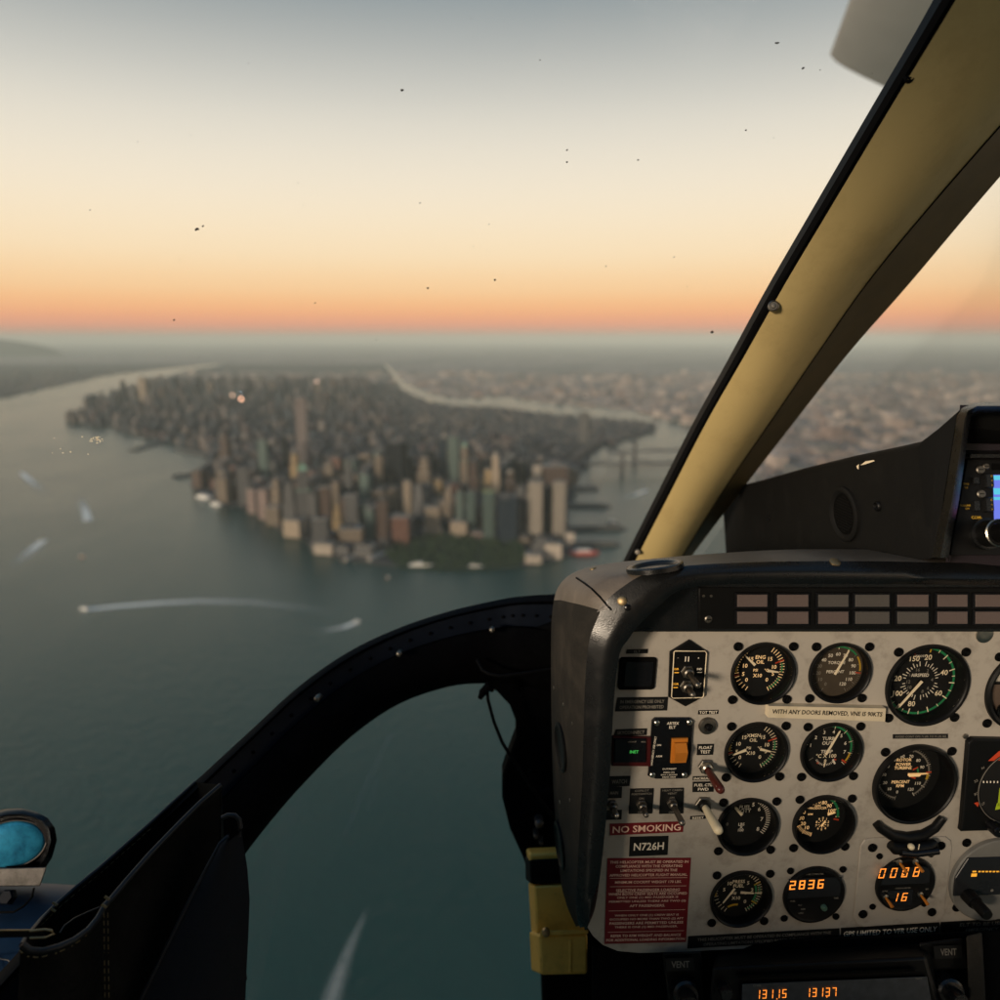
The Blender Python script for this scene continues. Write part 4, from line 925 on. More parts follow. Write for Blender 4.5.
b = MB(); p = k_(996, 829, .012); b.lathe([(.0062, .006), (.0062, .016), (.0054, .0175), (.0012, .0178)], p, 28, cap1=True); b.flat([(p[0] - .0007, p[1] + .0006), (p[0] + .0007, p[1] + .0006), (p[0], p[1] + .0048)], .0179, 1); b.build('course_knob', [M['gloss'], M['cream']], root, 40)
screws(root, [k_(976, 747, .006), k_(967, 826, .006)], r=.0026)

# digital gauges
def disc_unit(px, py, rpx, label, name, cat='digital gauge', mats=None):
    c = q(px, py); R = rpx * pscale(px, py)
    root = thing(name, label, cat, at_panel(c))
    b = MB(); b.lathe([(R, .0001), (R, .0025), (R * .97, .004), (R * .90, .0044), (R * .86, .0036), (.001, .0036)], (0, 0), 64, cap1=True); b.build('case', M['black'], root, 35)
    return root, c, R
root, c, R = disc_unit(813, 893.5, 31.6, 'digital gauge showing glowing orange 2836 in its window', 'digital_gauge')
b = MB(); w0 = k_
def kk(px, py, n=.004): p = q(px, py, n); return (p[0] - c[0], p[1] - c[1])
b.prism([kk(787, 899), kk(840, 896), kk(842, 877), kk(789, 879)], .0037, .0042, 0, .0003); b.build('display_window', M['lcd'], root, 0)
b = MB(); p = kk(792.5, 885); b.seg7('2836', p[0], p[1], .0064, .0104, .0044, 0, 1.5, .0, .27, radians(1)); b.build('lit_digits', M['amber'], root, 0)
b = MB()
for i, (s, px, py) in enumerate((('FUEL', 793, 901), ('FLO', 800, 905), ('REM', 803, 909), ('USED', 801, 913), ('TIME', 836, 898), ('FUEL COMPUTER', 815, 874))): p = kk(px, py); b.text(s, p[0], p[1], .0016, .0042, 0)
b.build('lettering', M['dim'], root, 0)
b = MB(); b.lathe([(.0030, .0036), (.0030, .006), (.0022, .0072)], kk(823.5, 907), 18, cap1=True); b.build('push_button', mat('green_button', (.06, .12, .09), .4), root, 40)
o = R * .86; screws(root, [(-o, o), (o, o), (o, -o), (-o, -o)], r=.0033)
# sub-plate and digital clock
c = q(902, 881)
root = thing('mounting_plate', 'raised rounded grey plate round the digital clock', 'plate', at_panel(c))
b = MB()
pl = [kk(857, 924, 0), kk(853, 917, 0), kk(860, 845, 0), kk(864, 839, 0), kk(870, 837.5, 0), kk(945, 836, 0), kk(950, 840, 0), kk(951, 846, 0), kk(943, 912, 0), kk(940, 918, 0), kk(935, 920, 0), kk(863, 926, 0)]
b.prism(pl[::-1] if sum(pl[i][0] * pl[(i + 1) % 12][1] - pl[(i + 1) % 12][0] * pl[i][1] for i in range(12)) < 0 else pl, .0002, .0016, 0, .0006); b.build('plate', M['panel'], root, 25)
screws(root, [kk(873.5, 849), kk(942, 847), kk(864, 915.5), kk(933, 913.5)], r=.0043, z=.0016)
root, c, R = disc_unit(903, 881.5, 30.5, 'round digital clock glowing 00:08 over 16 with orange toggles', 'digital_clock', 'clock')
for o in root.children: o.location.z = .0016
b = MB(); b.prism([kk(880, 884), kk(928, 882), kk(930, 865), kk(882, 867)], .0053, .0058, 0, .0003); b.build('display_window', M['lcd'], root, 0)
b = MB(); b.prism([kk(886, 905), kk(911, 904), kk(912, 889), kk(887, 890)], .0053, .0058, 0, .0003); b.build('display_window', M['lcd'], root, 0)
b = MB(); p = kk(881, 872); b.seg7('00:08', p[0], p[1], .0064, .0112, .0060, 0, 1.88, .1, .22, radians(1.0)); b.build('lit_digits', M['amber'], root, 0)
b = MB(); p = kk(894, 896); b.seg7('16', p[0], p[1], .0056, .0096, .0060, 0, 1.75, .1, .22, radians(1)); b.build('lit_digits', M['amber'], root, 0)
b = MB()
for s, px, py in (('CHRONOMETER', 902, 887), ('ZONE', 884, 890), ('SET', 926, 888), ('DIM', 894, 860), ('UP', 912, 860), ('HRS', 899, 909)): p = kk(px, py); b.text(s, p[0], p[1], .0015, .0056, 0)
b.build('lettering', M['dim'], root, 0)
for px, py in ((898, 861), (914, 860.5), (884, 895.5), (919, 893)):
    p = Vector((*kk(px, py), .005)); b = MB(); b.lathe([(.0030, .0052), (.0030, .0068), (.0018, .0074)], p, 14, 0, cap1=True); b.tube([p + Vector((0, 0, .002)), p + Vector((.0008, -.0015, .008)), p + Vector((.0014, -.003, .0115))], [.0011, .0015, .0017], 10, 1); b.build('toggle', [M['steel'], M['orange']], root, 50)
screws(root, [kk(880.5, 857.5), kk(932, 855.5), kk(873.5, 908), kk(925, 905)], r=.0030, z=.0016)
# slip indicator under the tach
c = q(908, 848)
root = thing('slip_indicator', 'curved black glass slip tube with a white ball, under the deep gauge', 'slip indicator', at_panel(c))
b = MB(); pts = [kk(875, 822, 0), kk(881, 829), kk(892, 836), kk(908, 839), (kk(924, 836)), kk(936, 829), kk(944, 819)]
b.tube([(p[0], p[1], .0022) for p in pts], [.0040, .0046, .0052, .0058, .0052, .0046, .0040], 12); b.build('curved_bracket', M['black'], root, 50)
b = MB(); b.tube([(*kk(889, 843), .006), (*kk(892, 845.5), .0072), (*kk(908, 846), .0078), (*kk(926, 844.5), .0072), (*kk(934, 841), .006)], [.0045, .0062, .0066, .0062, .004], 16); b.build('holder', M['black'], root, 50)
b = MB(); b.tube([(*kk(895, 846.5), .0125), (*kk(908, 847.5), .0130), (*kk(932, 845), .0125)], .0036, 14); b.build('glass_tube', M['gloss'], root, 50)
b = MB(); p = kk(911, 846.5, .014); b.lathe([(.0032 * sin(pi * i / 10), .0142 - .0032 * cos(pi * i / 10)) for i in range(11)], p, 16); b.build('ball', M['whitetip'], root, 60)
b = MB()
for px in (918.5,): p = kk(px, 846.5, .016); b.box((p[0], p[1], .0166), (.0006, .006, .0005))
b.build('tube_line', M['cream'], root, 0)
# satellite navigator, round grey unit at the right edge
c = q(992, 878); R = 46 * pscale(990, 880)
root = thing('navigation_unit', 'round grey navigation unit with a black band and amber figures', 'digital gauge', at_panel(c))
b = MB(); b.lathe([(R, .0001), (R, .004), (R * .975, .005), (.001, .005)], (0, 0), 64, cap1=True); b.build('case', M['greyface'], root, 30)
b = MB(); yb, yt = kk(990, 893)[1], kk(990, 856)[1]; w_ = [sqrt(max(0, (R * .985) ** 2 - y * y)) for y in (yb, (yb + yt) / 2, yt)]
b.prism([(-w_[0], yb), (w_[0], yb), (w_[1], (yb + yt) / 2), (w_[2], yt), (-w_[2], yt), (-w_[1], (yb + yt) / 2)], .0051, .0068, 0, .0006); d = b.build('display_band', M['lcd'], root, 0)
b = MB()
for i in range(8):
    p = kk(979.5 + i * 3.6, 871.5, .007); b.box((p[0], p[1], .0071), (.0024, .0013, .0003))
p = kk(974, 875, .007); b.box((p[0], p[1], .0071), (.0058, .0034, .0003)); p = kk(974, 871.5, .007); b.box((p[0] + .0004, p[1], .0071), (.004, .0014, .0003))
b.build('lit_figures', M['amber2'], d, 0)
b = MB(); b.lathe([(.0075, .0052), (.0075, .016), (.0068, .018), (.002, .018)], kk(966, 893), 28, cap1=True); b.lathe([(.0058, .0181), (.0058, .032), (.0050, .034), (.001, .034)], kk(966, 893), 28, cap1=True); b.build('selector_knob', M['black'], root, 40)
b = MB(); b.lathe([(.0022, .0052), (.0022, .0062), (.0014, .007)], kk(990, 888.5), 12, cap1=True); b.build('light_sensor', M['dim'], root)
screws(root, [kk(969, 845), kk(959, 910)], r=.0043)

# ---- placards and labels
def placard(corners, lines, label, pm='blackpl', lm='white', name='placard', group=None, fill=.86, n=.0006, hs=None, rules=()):
    """corners tl,tr,br,bl in photo pixels; lines = [(text, y 0..1 from top, height fraction, width fraction)]"""
    tl, tr, br, bl = [q(*p, n) for p in corners]; c = (tl + tr + br + bl) / 4
    root = thing(name, label, 'placard', at_panel(c), group)
    b = MB(); b.prism([bl - c, br - c, tr - c, tl - c], .0001, n); p = b.build('plate', M[pm], root, 0)
    if lines or rules:
        b = MB(); wv = ((tr - tl) + (br - bl)) / 2; ang = atan2(wv.y, wv.x); W_ = wv.length; H_ = ((tl - bl).length + (tr - br).length) / 2
        for (s, y, h, w) in lines:
            m_ = ((tl + tr) / 2).lerp((bl + br) / 2, y) - c; b.text(s, m_.x, m_.y, 0, n + .0003, 0, ang, (W_ * w, H_ * h))
        for y, w in rules:
            a0 = tl.lerp(bl, y) - c; a1 = tr.lerp(br, y) - c; d = (a1 - a0); a0, a1 = a0 + d * (1 - w) / 2, a1 - d * (1 - w) / 2; t = Vector((-d.y, d.x)).normalized() * .0002
            b.flat([a0 - t, a1 - t, a1 + t, a0 + t], n + .0003)
        b.build('lettering', M[lm], p, 0)
    return root
placard([(610, 824), (683.5, 821.5), (683, 832), (610, 835.5)], [('NO SMOKING', .5, .62, .93)], 'dark red placard reading NO SMOKING', 'redpl', 'pink')
placard([(630, 837), (668.5, 836), (667.5, 855), (629, 856.5)], [('N726H', .5, .40, .78)], 'black placard with the registration N726H')
RL = ['THIS HELICOPTER MUST BE OPERATED IN', 'COMPLIANCE WITH THE OPERATING', 'LIMITATIONS SPECIFIED IN THE', 'APPROVED HELICOPTER FLIGHT MANUAL.', None, 'MINIMUM COCKPIT WEIGHT 170 LBS.', None,
      'SELECTIVE PASSENGER LOADING', 'WHEN BOTH CREW SEATS ARE OCCUPIED', 'ONLY ONE (1) MID PASSENGER IS', 'PERMITTED UNLESS THERE ARE TWO (2)', 'AFT PASSENGERS.', None,
      'WHEN ONLY ONE (1) CREW SEAT IS', 'OCCUPIED NO MORE THAN TWO (2) AFT', 'PASSENGERS ARE PERMITTED UNLESS', 'THERE IS ONE (1) MID PASSENGER.', None, 'REFER TO RFM WEIGHT AND BALANCE', 'FOR ADDITIONAL LOADING INFORMATION']
YS = [.04, .088, .137, .19, .225, .272, .322, .365, .41, .455, .50, .55, .605, .665, .71, .755, .805, .858, .905, .955]
WS = [.94, .80, .68, .94, .93, .80, .92, .77, .95, .74, .93, .43, .93, .78, .90, .90, .77, .93, .86, .96]
placard([(607.5, 858.5), (691, 858), (686, 942), (604.5, 944)], [(s, y, .030, w) for s, y, w in zip(RL, YS, WS) if s], 'large dark red placard of small pale text on passenger loading', 'redpl', 'pink', rules=[(y, w) for s, y, w in zip(RL, YS, WS) if not s] + [(.387, .74)])
placard([(769, 706), (886, 708.5), (885, 721.5), (768, 717.5)], [('WITH ANY DOORS REMOVED, VNE IS 90KTS', .48, .42, .94)], 'cream tape label about doors removed, stuck between gauge rows', 'creampl', 'blackpl', n=.0068)
placard([(893, 734.5), (948, 734), (948, 738.3), (893, 738.8)], [('AVOID CONT OPS 71.8% TO 91.5% N2', .5, .5, .93)], 'narrow black placard between the two big gauges', lm='dim')
placard([(688.5, 936.5), (839.5, 928.5), (839.5, 940), (687.5, 948.5)], [('THIS HELICOPTER MUST BE OPERATED IN COMPLIANCE WITH THE', .3, .25, .88), ('OPERATING LIMITATIONS SPECIFIED IN 206L-3 FLIGHT MANUAL', .72, .25, .80)], 'long black placard with two dim lines along the bottom edge', lm='dim')
placard([(841, 928.2), (939.5, 922.5), (939, 934.5), (841, 940)], [('GPS LIMITED TO VFR USE ONLY', .5, .44, .95)], 'black placard reading GPS LIMITED TO VFR USE ONLY')
placard([(941, 922.3), (1040, 917), (1040, 931), (940, 934.8)], [('ELT TO BE USED FOR', .28, .27, .62), ('EMERGENCY ONLY', .70, .27, .5)], 'black placard about emergency transmitter use, bottom right', lm='dim')
placard([(617.5, 697.5), (668, 697), (667, 710.5), (615, 711.5)], [('IN EMERGENCY USE ONLY', .3, .24, .86), ('OPERATION PROHIBITED', .7, .24, .86)], 'black placard with two dim lines under the blank square', lm='dim')
placard([(698.5, 710.5), (718.5, 710), (718, 714), (698, 714.5)], [('TOT TEST', .5, .66, .9)], 'tiny black label above the round push button')
placard([(697.5, 744.3), (714, 744), (713, 754.8), (696.8, 755.2)], [('FLOAT', .3, .28, .8), ('TEST', .7, .28, .6)], 'small black label above the dark red toggle')
placard([(693, 776.5), (713, 776), (713, 780), (692.8, 780.4)], [('INCREASE', .5, .6, .9)], 'tiny black label behind the dark red lever')
placard([(692.8, 782), (714, 781.5), (713.5, 791.8), (692.5, 792.2)], [('FUEL CTL', .3, .28, .85), ('FWD', .72, .28, .5)], 'black label between the dark red and cream toggles')
placard([(690.5, 816.5), (706, 815.5), (705.5, 818.8), (690.2, 819.6)], [('RESET', .5, .66, .75)], 'tiny black label under the cream toggle')
placard([(616, 729.5), (647, 728.5), (646.5, 735.2), (614, 736)], [('SKYCONNECT', .5, .5, .86)], 'black label above the red rimmed green display', lm='dim')
placard([(609, 776.5), (630.5, 776), (629.5, 786), (608, 787)], [('WATCH', .5, .4, .7)], 'black label above the leftmost toggle', lm='dim')
placard([(627, 649.5), (648, 649), (647.6, 653.3), (626, 653.8)], [('ELT', .5, .6, .3)], 'tiny black label above the blank square', lm='dim')

# ---- switches and small units on the panel
def toggle_parts(root, p, tipmat, r=.0062, L_=.030, rt=.0036, rb=.0022, nm='dullsteel'):
    x, y = p
    b = MB(); b.lathe([(r, .0006), (r, .0028), (r * .92, .0034)], (x, y), 6, 1, cap1=True); b.lathe([(r * .72, .0034), (r * .70, .0075), (r * .52, .0085), (r * .42, .0070)], (x, y), 20, 0, cap1=True); b.build('nut', [M[nm], M['dullsteel']], root, 30)
    b = MB(); z0, z1 = .007, .0075 + L_
    prof = [(rb, z0), (rt * .92, z0 + L_ * .45), (rt, z1 - rt), (rt * .85, z1 - rt * .4), (rt * .45, z1 - .0004), (.0002, z1)]
    b.lathe(prof, (x, y), 18); b.build('lever', M[tipmat], root, 60)
def switch(px, py, label, tip, plate=None, lines=(), **kw):
    c_ = q(px, py); root = thing('toggle_switch', label, 'switch', at_panel(c_), 'toggle switches on the panel')
    if plate:
        pts = [q(*p) - c_ for p in plate]; b = MB(); b.prism(pts[::-1], .0001, .0008); pl_ = b.build('label_plate', M['blackpl'], root, 0)
        b = MB(); W_ = (pts[1] - pts[0]).length; H_ = (pts[0] - pts[3]).length
        for s, y, h, w in lines:
            m_ = ((pts[0] + pts[1]) / 2).lerp((pts[2] + pts[3]) / 2, y); b.text(s, m_.x, m_.y, 0, .0011, 0, radians(1), (W_ * w, H_ * h))
        if lines: b.build('lettering', M['dim'], pl_, 0)
    toggle_parts(root, (0, 0), tip, **kw); return root
switch(705, 765.5, 'toggle switch with a dark red lever under the float label', 'redtip', r=.0074, L_=.034, rt=.0042, rb=.003, nm='steel')
switch(702.5, 803, 'toggle switch with a fat cream lever beside the blank fuel gauge', 'whitetip', r=.0078, L_=.036, rt=.0044, rb=.0032, nm='black')
switch(641, 803.5, 'short steel toggle on a black plate, middle of three', 'dullsteel', [(630, 788.5), (653.5, 788), (652, 813), (628.5, 813.5)], (('COPILOT', .07, .08, .6), ('FOOTSWITCH', .2, .08, .85), ('ON', .38, .08, .2), ('OFF', .93, .07, .25)), L_=.012, r=.0052, rt=.0026)
switch(671.5, 802, 'longer steel toggle on a black plate, right one of three', 'dullsteel', [(660.5, 788), (683.5, 787.5), (683, 813), (659, 813.5)], (('HEAT CABIN', .07, .08, .85), ('VENT', .2, .08, .4), ('ON', .36, .08, .2), ('OFF', .93, .07, .25)), L_=.026, r=.0052, rt=.0030)
switch(612, 804, 'steel toggle half hidden by the hood, left one of three', 'steel', [(606, 786.8), (622, 786.5), (621.5, 797.5), (606, 798)], (('MAIN', .5, .3, .5),), L_=.012, r=.0052, rt=.0026)
b_ = placard([(607, 810.5), (622, 810), (621.5, 819.5), (606, 820)], [('OFF', .5, .35, .4)], 'black OFF label below the leftmost toggle', lm='dim')
# push button
c = q(707, 725.3); root = thing('push_button', 'round steel push button under the tiny test label', 'button', at_panel(c))
b = MB(); b.lathe([(.0084, .0001), (.0084, .0018), (.0076, .0030), (.0044, .0036), (.0042, .0022), (.0026, .0022)], (0, 0), 36); b.build('collar', M['dullsteel'], root, 35)
b = MB(); b.lathe([(.0030, .002), (.0030, .0062), (.0022, .0072), (.0004, .0074)], (0, 0), 20, cap1=True); b.build('plunger', M['black'], root, 40)
# hexagonal trim switch plate
c = q(688, 673.5)
root = thing('switch_plate', 'six-sided black switch plate with two toggles and orange lettering', 'switch plate', at_panel(c))
b = MB(); b.prism([kk(p[0], p[1], .002) for p in [(689.5, 640), (670, 652), (668.5, 697), (685.5, 706.5), (705, 696), (707.5, 652)]], .0001, .0028, 0, .0008); b.build('plate', M['black'], root, 20)
b = MB(); b.tube([(*kk(x, y, .003), .0032) for x, y in [(674, 651.5), (671.5, 696.5), (673, 698), (702, 697.5), (703.5, 696), (706.5, 653), (705, 651), (675, 651), (674, 652)]], .00045, 6, 0, False); b.build('pale_outline', M['cream'], root, 50)
b = MB()
for s, px, py, m_ in (('DIR', 676.5, 669, 1), ('IND', 699.5, 669, 0), ('-', 678, 658, 0), ('+', 698.5, 658, 0), ('COR', 675.5, 684, 1), ('SLV', 699, 684, 0)): p = kk(px, py, .003); b.text(s, p[0], p[1], .0019, .0031, m_)
for px, py, m_ in ((676.5, 672.6, 1), (675.5, 687.5, 1), (699.5, 672.3, 0), (698, 687, 0)): p = kk(px, py, .003); b.box((p[0], p[1], .0031), (.0042, .0007, .0002), m_)
for px in (685.5, 688.5): p = kk(px, 659, .003); b.box((p[0], p[1], .0031), (.0009, .0048, .0002), 0)
b.build('lettering', [M['white'], M['amber2']], root, 0)
for px, py, L_ in ((688, 672.5, .024), (687, 687, .014)):
    toggle_parts(root, kk(px, py, .004), 'dullsteel', r=.0064, L_=L_, rt=.0028, rb=.0018)
# emergency transmitter switch
c = q(670.5, 748)
root = thing('transmitter_switch', 'black transmitter switch plate with a big orange rocker', 'switch', at_panel(c))
b = MB(); A = [kk(x, y, .002) for x, y in [(656, 779), (648, 776), (648.5, 772), (652, 721), (655, 718), (690, 718), (693, 721), (690, 775), (687, 778.5)]]; b.prism(A[::-1] if False else A[::-1], .0001, .0026, 0, .0008); b.build('plate', M['gloss'], root, 25)
b = MB()
for s, px, py, h, w in (('ARTEX', 673, 723.4, .0028, .0115), ('ELT', 672.5, 727.4, .0028, .0062), ('ON', 659, 745.2, .0020, .004), ('ARM', 659, 756.3, .0020, .0058), ('OUT/RESET', 669.5, 769, .0017, .0135), ('PRESS ON', 669, 772.4, .0014, .0105), ('WAIT 1 SECOND', 669, 774.9, .0014, .016), ('PRESS ARM', 669, 777.2, .0014, .0125)): p = kk(px, py, .003); b.text(s, p[0], p[1], 0, .0029, 0, 0, (w, h))
p = kk(653.5, 751, .003); b.text('EMERGENCY USE ONLY', p[0], p[1], 0, .0029, 0, pi / 2 - .06, (.030, .0020)); b.build('lettering', M['white'], root, 0)
for px, py in ((656.8, 723), (689.5, 722.5), (652.5, 775), (684.5, 775)):
    b = MB(); b.lathe([(.0027, .0027), (.0027, .0036), (.0018, .0044), (.0003, .0044)], kk(px, py, .003), 16, cap1=True); b.build('screw', M['steel'], root, 40)
def Rk(x, y): return kk(x, y, .004)
b = MB(); b.prism([Rk(670.5, 763), Rk(686, 762.5), Rk(688, 738), Rk(672, 738.5)], .0027, .0052, 0, .0008); rk = b.build('rocker_frame', M['orange'], root, 20)
b = MB(); b0, b1, b2 = [(Rk(673.5, y), Rk(685.2, y - .4)) for y in (760, 748.5, 741.5)]
b.loft([[(*b0[0], .0053), (*b0[1], .0053)], [(*b0[0], .0072), (*b0[1], .0072)], [(*b1[0], .0120), (*b1[1], .0120)], [(*b2[0], .0075), (*b2[1], .0075)], [(*b2[0], .0053), (*b2[1], .0053)]])
for s in (0, 1): b.add([(*b0[s], .0053), (*b0[s], .0072), (*b1[s], .0120), (*b2[s], .0075), (*b2[s], .0053)], [(0, 1, 2, 3, 4)])
b.build('rocker', M['orange'], rk, 0)
# tracking display (green letters, red rim)
c = q(631, 755); root = thing('tracker_display', 'dark red rimmed display with tiny green letters, beside the hood', 'display', at_panel(c))
b = MB(); b.prism([kk(x, y, .004) for x, y in [(612, 766.5), (651, 766.8), (651.5, 738), (613, 737.5)]], .0001, .004, 0, .0008); b.build('rim', mat('dark_red_rim', (.055, .006, .006), .4, var=.2), root, 20)
b = MB(); b.prism([kk(x, y, .005) for x, y in [(614, 762.5), (646, 762.5), (646.5, 738.8), (614.5, 738.5)]], .0041, .0056, 0, .0008); d = b.build('screen', M['gloss'], root, 20)
b = MB(); p = kk(634.3, 752, .006); b.text('INET', p[0], p[1], 0, .0058, 0, 0, (.0082, .0030)); b.build('lit_letters', M['greenled'], d, 0)
b = MB(); p = kk(632, 742, .006); b.text('SERVICE', p[0], p[1], 0, .0058, 0, 0, (.008, .0013)); p = kk(643.5, 742, .006); b.text('MSG', p[0], p[1], 0, .0058, 0, 0, (.004, .0013)); b.build('lettering', M['dim'], d, 0)
# blank square
c = q(637, 673); root = thing('blank_cover', 'plain black square cover in the upper left panel corner', 'cover plate', at_panel(c))
b = MB(); b.prism(rrect(0, 0, .034, .0315, .003), .0001, .0022, 0, .0008); b.build('cover', M['flat'], root, 20)
b = MB(); b.prism(rrect(.001, 0, .026, .024, .002), .0023, .0028, 0, .0004); b.build('inset', M['gloss'], root, 20)
screws(root, [(.0135, .0105)], r=.0014)

# ---- the hood round the panel
def Ud(px, py, n):            # on the panel plane raised by n, in world space
    p = q(px, py, n); return P0 + PU * p[0] + PV * p[1] + PN * n
LIPN = .030
ST = [((580, 924), (581, 925), (584, 927), (587, 927)), ((565, 890), (574, 900), (583, 915), (595, 908)), ((559, 850), (575, 850), (586, 850), (602, 860)), ((553.5, 780), (576, 780), (592, 780), (609.5, 780)),
      ((552, 700), (574, 697), (597, 697), (614, 700)), ((551.5, 650), (574, 648), (603, 648), (619.5, 655)), ((552, 615), (578, 617), (613, 628), (628, 640)), ((556, 592), (586, 595), (626, 607), (640, 624)),
      ((564, 580), (600, 582), (645, 592), (657, 608)), ((578, 572), (616, 575), (665, 578.5), (676, 592)), ((600, 566.5), (640, 570), (690, 571), (700, 586)), ((640, 562.5), (680, 565), (725, 568), (732, 584)),
      ((700, 557.5), (740, 561), (790, 567), (794, 584)), ((780, 553), (830, 558), (880, 568.5), (882, 584)), ((880, 552), (930, 560), (980, 570), (980, 585)), ((1060, 552), (1080, 561), (1120, 571), (1120, 586)), ((1250, 552), (1260, 561), (1270, 571), (1270, 586))]
rows = []
DEP = .20
for i, (a, b1, c1, d1) in enumerate(ST):
    C_ = Ud(*c1, LIPN); D_ = Ud(*d1, LIPN); E_ = D_ - PN * (LIPN - .002)
    B_ = Ud(*b1, LIPN - .020)
    r_ = U(*a, 1); A_ = r_ * ((C_.dot(FW) + DEP) / r_.dot(FW))
    ctr = P0 + PU * .05; A2 = A_ - PN * .06 + (ctr - A_) * .12
    Cm = (C_ + D_) * .5 + PN * .004
    BC = B_.lerp(C_, .6) + (B_ - ctr).normalized() * .003
    AB = A_.lerp(B_, .5) + (A_.lerp(B_, .5) - ctr).normalized() * .006
    AB0 = A_.lerp(B_, .18) + (A_.lerp(B_, .5) - ctr).normalized() * .0045
    rows.append((A2, A_, AB0, AB, B_, BC, C_, Cm, D_, E_))
def smooth_rows(rows, k=4):
    out = []
    for i in range(len(rows) - 1):
        p0, p1, p2, p3 = rows[max(i - 1, 0)], rows[i], rows[i + 1], rows[min(i + 2, len(rows) - 1)]
        for s in range(k):
            t = s / k
            out.append([.5 * ((2 * b_) + (c_ - a_) * t + (2 * a_ - 5 * b_ + 4 * c_ - d_) * t * t + (3 * b_ - a_ - 3 * c_ + d_) * t ** 3) for a_, b_, c_, d_ in zip(p0, p1, p2, p3)])
    out.append(list(rows[-1])); return out
rows = smooth_rows(rows)
hood = thing('panel_hood', 'worn dark brown hood wrapping round the instrument panel', 'panel hood', Matrix.Translation(rows[0][6]))
HI = hood.matrix_world.inverted()
b = MB(); b.loft([[HI @ p for p in r[:6]] for r in rows[:27]], 0); b.build('hood_flank', M['flank'], hood, 60)  # flank's shade put into a darker colour than the top pad
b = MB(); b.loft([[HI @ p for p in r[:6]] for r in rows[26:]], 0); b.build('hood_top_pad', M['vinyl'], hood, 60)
b = MB(); b.loft([[HI @ p for p in r[5:]] for r in rows], 0); b.add([HI @ p for p in rows[0][1:9]], [tuple(range(8))]); b.build('hood_lip', M['lip'], hood, 60)
def on_hood(px, py):
    """nearest point of the hood skin seen at that pixel"""
    best = None; d_ = U(px, py, 1).normalized()
    for r0, r1 in zip(rows[:-1], rows[1:]):
        for j in range(9):
            for tri in ((r0[j], r1[j], r1[j + 1]), (r0[j], r1[j + 1], r0[j + 1])):
                h_ = mathutils.geometry.intersect_ray_tri(*tri, d_, Vector((0, 0, 0)), True)
                if h_ and h_.length > .2 and (best is None or h_.length < best[0].length):
                    n_ = (tri[1] - tri[0]).cross(tri[2] - tri[0]).normalized(); best = (h_, -n_ if n_.dot(d_) > 0 else n_)
    return best
def stud(px, py, r, m, name='rivet', parent=None, h=.4, surf=None, prof=None):
    s_ = (surf or on_hood)(px, py)
    if not s_: return
    X = HI @ Matrix.Translation(s_[0]) @ s_[1].to_track_quat('Z', 'Y').to_matrix().to_4x4()
    b = MB(); b.lathe(prof or [(r, -.0005), (r, r * h * .5), (r * .7, r * h), (r * .1, r * h * 1.1)], (0, 0), 24, 0, X, cap1=True); return b.build(name, m, parent or hood, 50)
for px, py, r, m in ((593, 569, .0034, 'brass'), (622, 601, .0040, 'brass'), (627.5, 607.5, .0030, 'gloss'), (554, 688, .0022, 'steel'), (563.5, 704.5, .002, 'steel'), (561, 735, .0018, 'steel'), (572.5, 723.5, .0018, 'dullsteel'), (570, 800, .0018, 'dullsteel'), (560, 802, .002, 'steel'), (835, 562.5, .0046, 'brass')):
    stud(px, py, r, M[m])
for px, py, r in ((561.5, 747, .024), (560.5, 845, .024)):
    s_ = on_hood(px, py)
    if s_: stud(px, py, r, M['black'], 'side_vent', prof=[(r, -.001), (r, .0022), (r * .88, .0028), (r * .80, .0010), (r * .2, .0006)])
s_ = on_hood(655, 568.5)
if s_: stud(655, 568.5, .026, M['lip'], 'demist_vent', prof=[(.0245, -.001), (.0245, .003), (.0225, .0042), (.0185, .0030), (.0175, .0008), (.004, .0008)])
seam = [on_hood(x, y) for x, y in [(576.5, 578), (584, 583), (592, 589), (600, 597), (606, 604), (611.5, 610)]]
b = MB(); b.tube([HI @ (s_[0] + s_[1] * .0002) for s_ in seam if s_], .0009, 8); b.build('seam', M['flat'], hood, 60)
tp = [on_hood(x, y) for x, y in [(597, 612), (606, 610), (611, 603.5), (604, 604)]]
if all(tp): b = MB(); b.add([HI @ (s_[0] + s_[1] * .0008) for s_ in tp], [(0, 1, 2, 3)]); b.build('tape_patch', M['alu'], hood, 0)

# ---- raised radio pod on the hood
POD = [((722, 492), (726, 554), 1.12), ((760, 482.5), (765, 554), 1.00), ((800, 471.5), (808, 555), .88), ((850, 459.5), (860, 557), .76), ((890, 451.5), (900, 560), .685), ((917, 446), (929, 559), .640)]
rows_p = []
RTW = Vector((.30, 0, -.004))
for t_, b_, d_ in POD:
    T, B = U(*t_, d_), U(*b_, d_); rows_p.append([B, T, T + Vector((.004, .0, .004)), T + RTW, B + RTW])
fl = [((957, 413), (935, 563), .610)]
T, B = U(957, 413, .610), U(934, 558, .615); Tm, Bm = U(937, 429.5, .624), U(931, 558, .626)
pod = thing('radio_pod', 'black plastic radio pod rising on top of the hood', 'radio pod', Matrix.Translation(B)); PI_ = pod.matrix_world.inverted()
b = MB(); full = rows_p + [[Bm, Tm, Tm + Vector((.006, 0, .003)), Tm + RTW, Bm + RTW], [B, T, T + Vector((.006, .004, .004)), T + RTW, B + RTW]]
b.loft([[PI_ @ p for p in r] for r in full], 0); b.add([PI_ @ p for p in full[0]], [(0, 1, 2, 3, 4)]); b.build('shell', M['pod'], pod, 35, .0012)
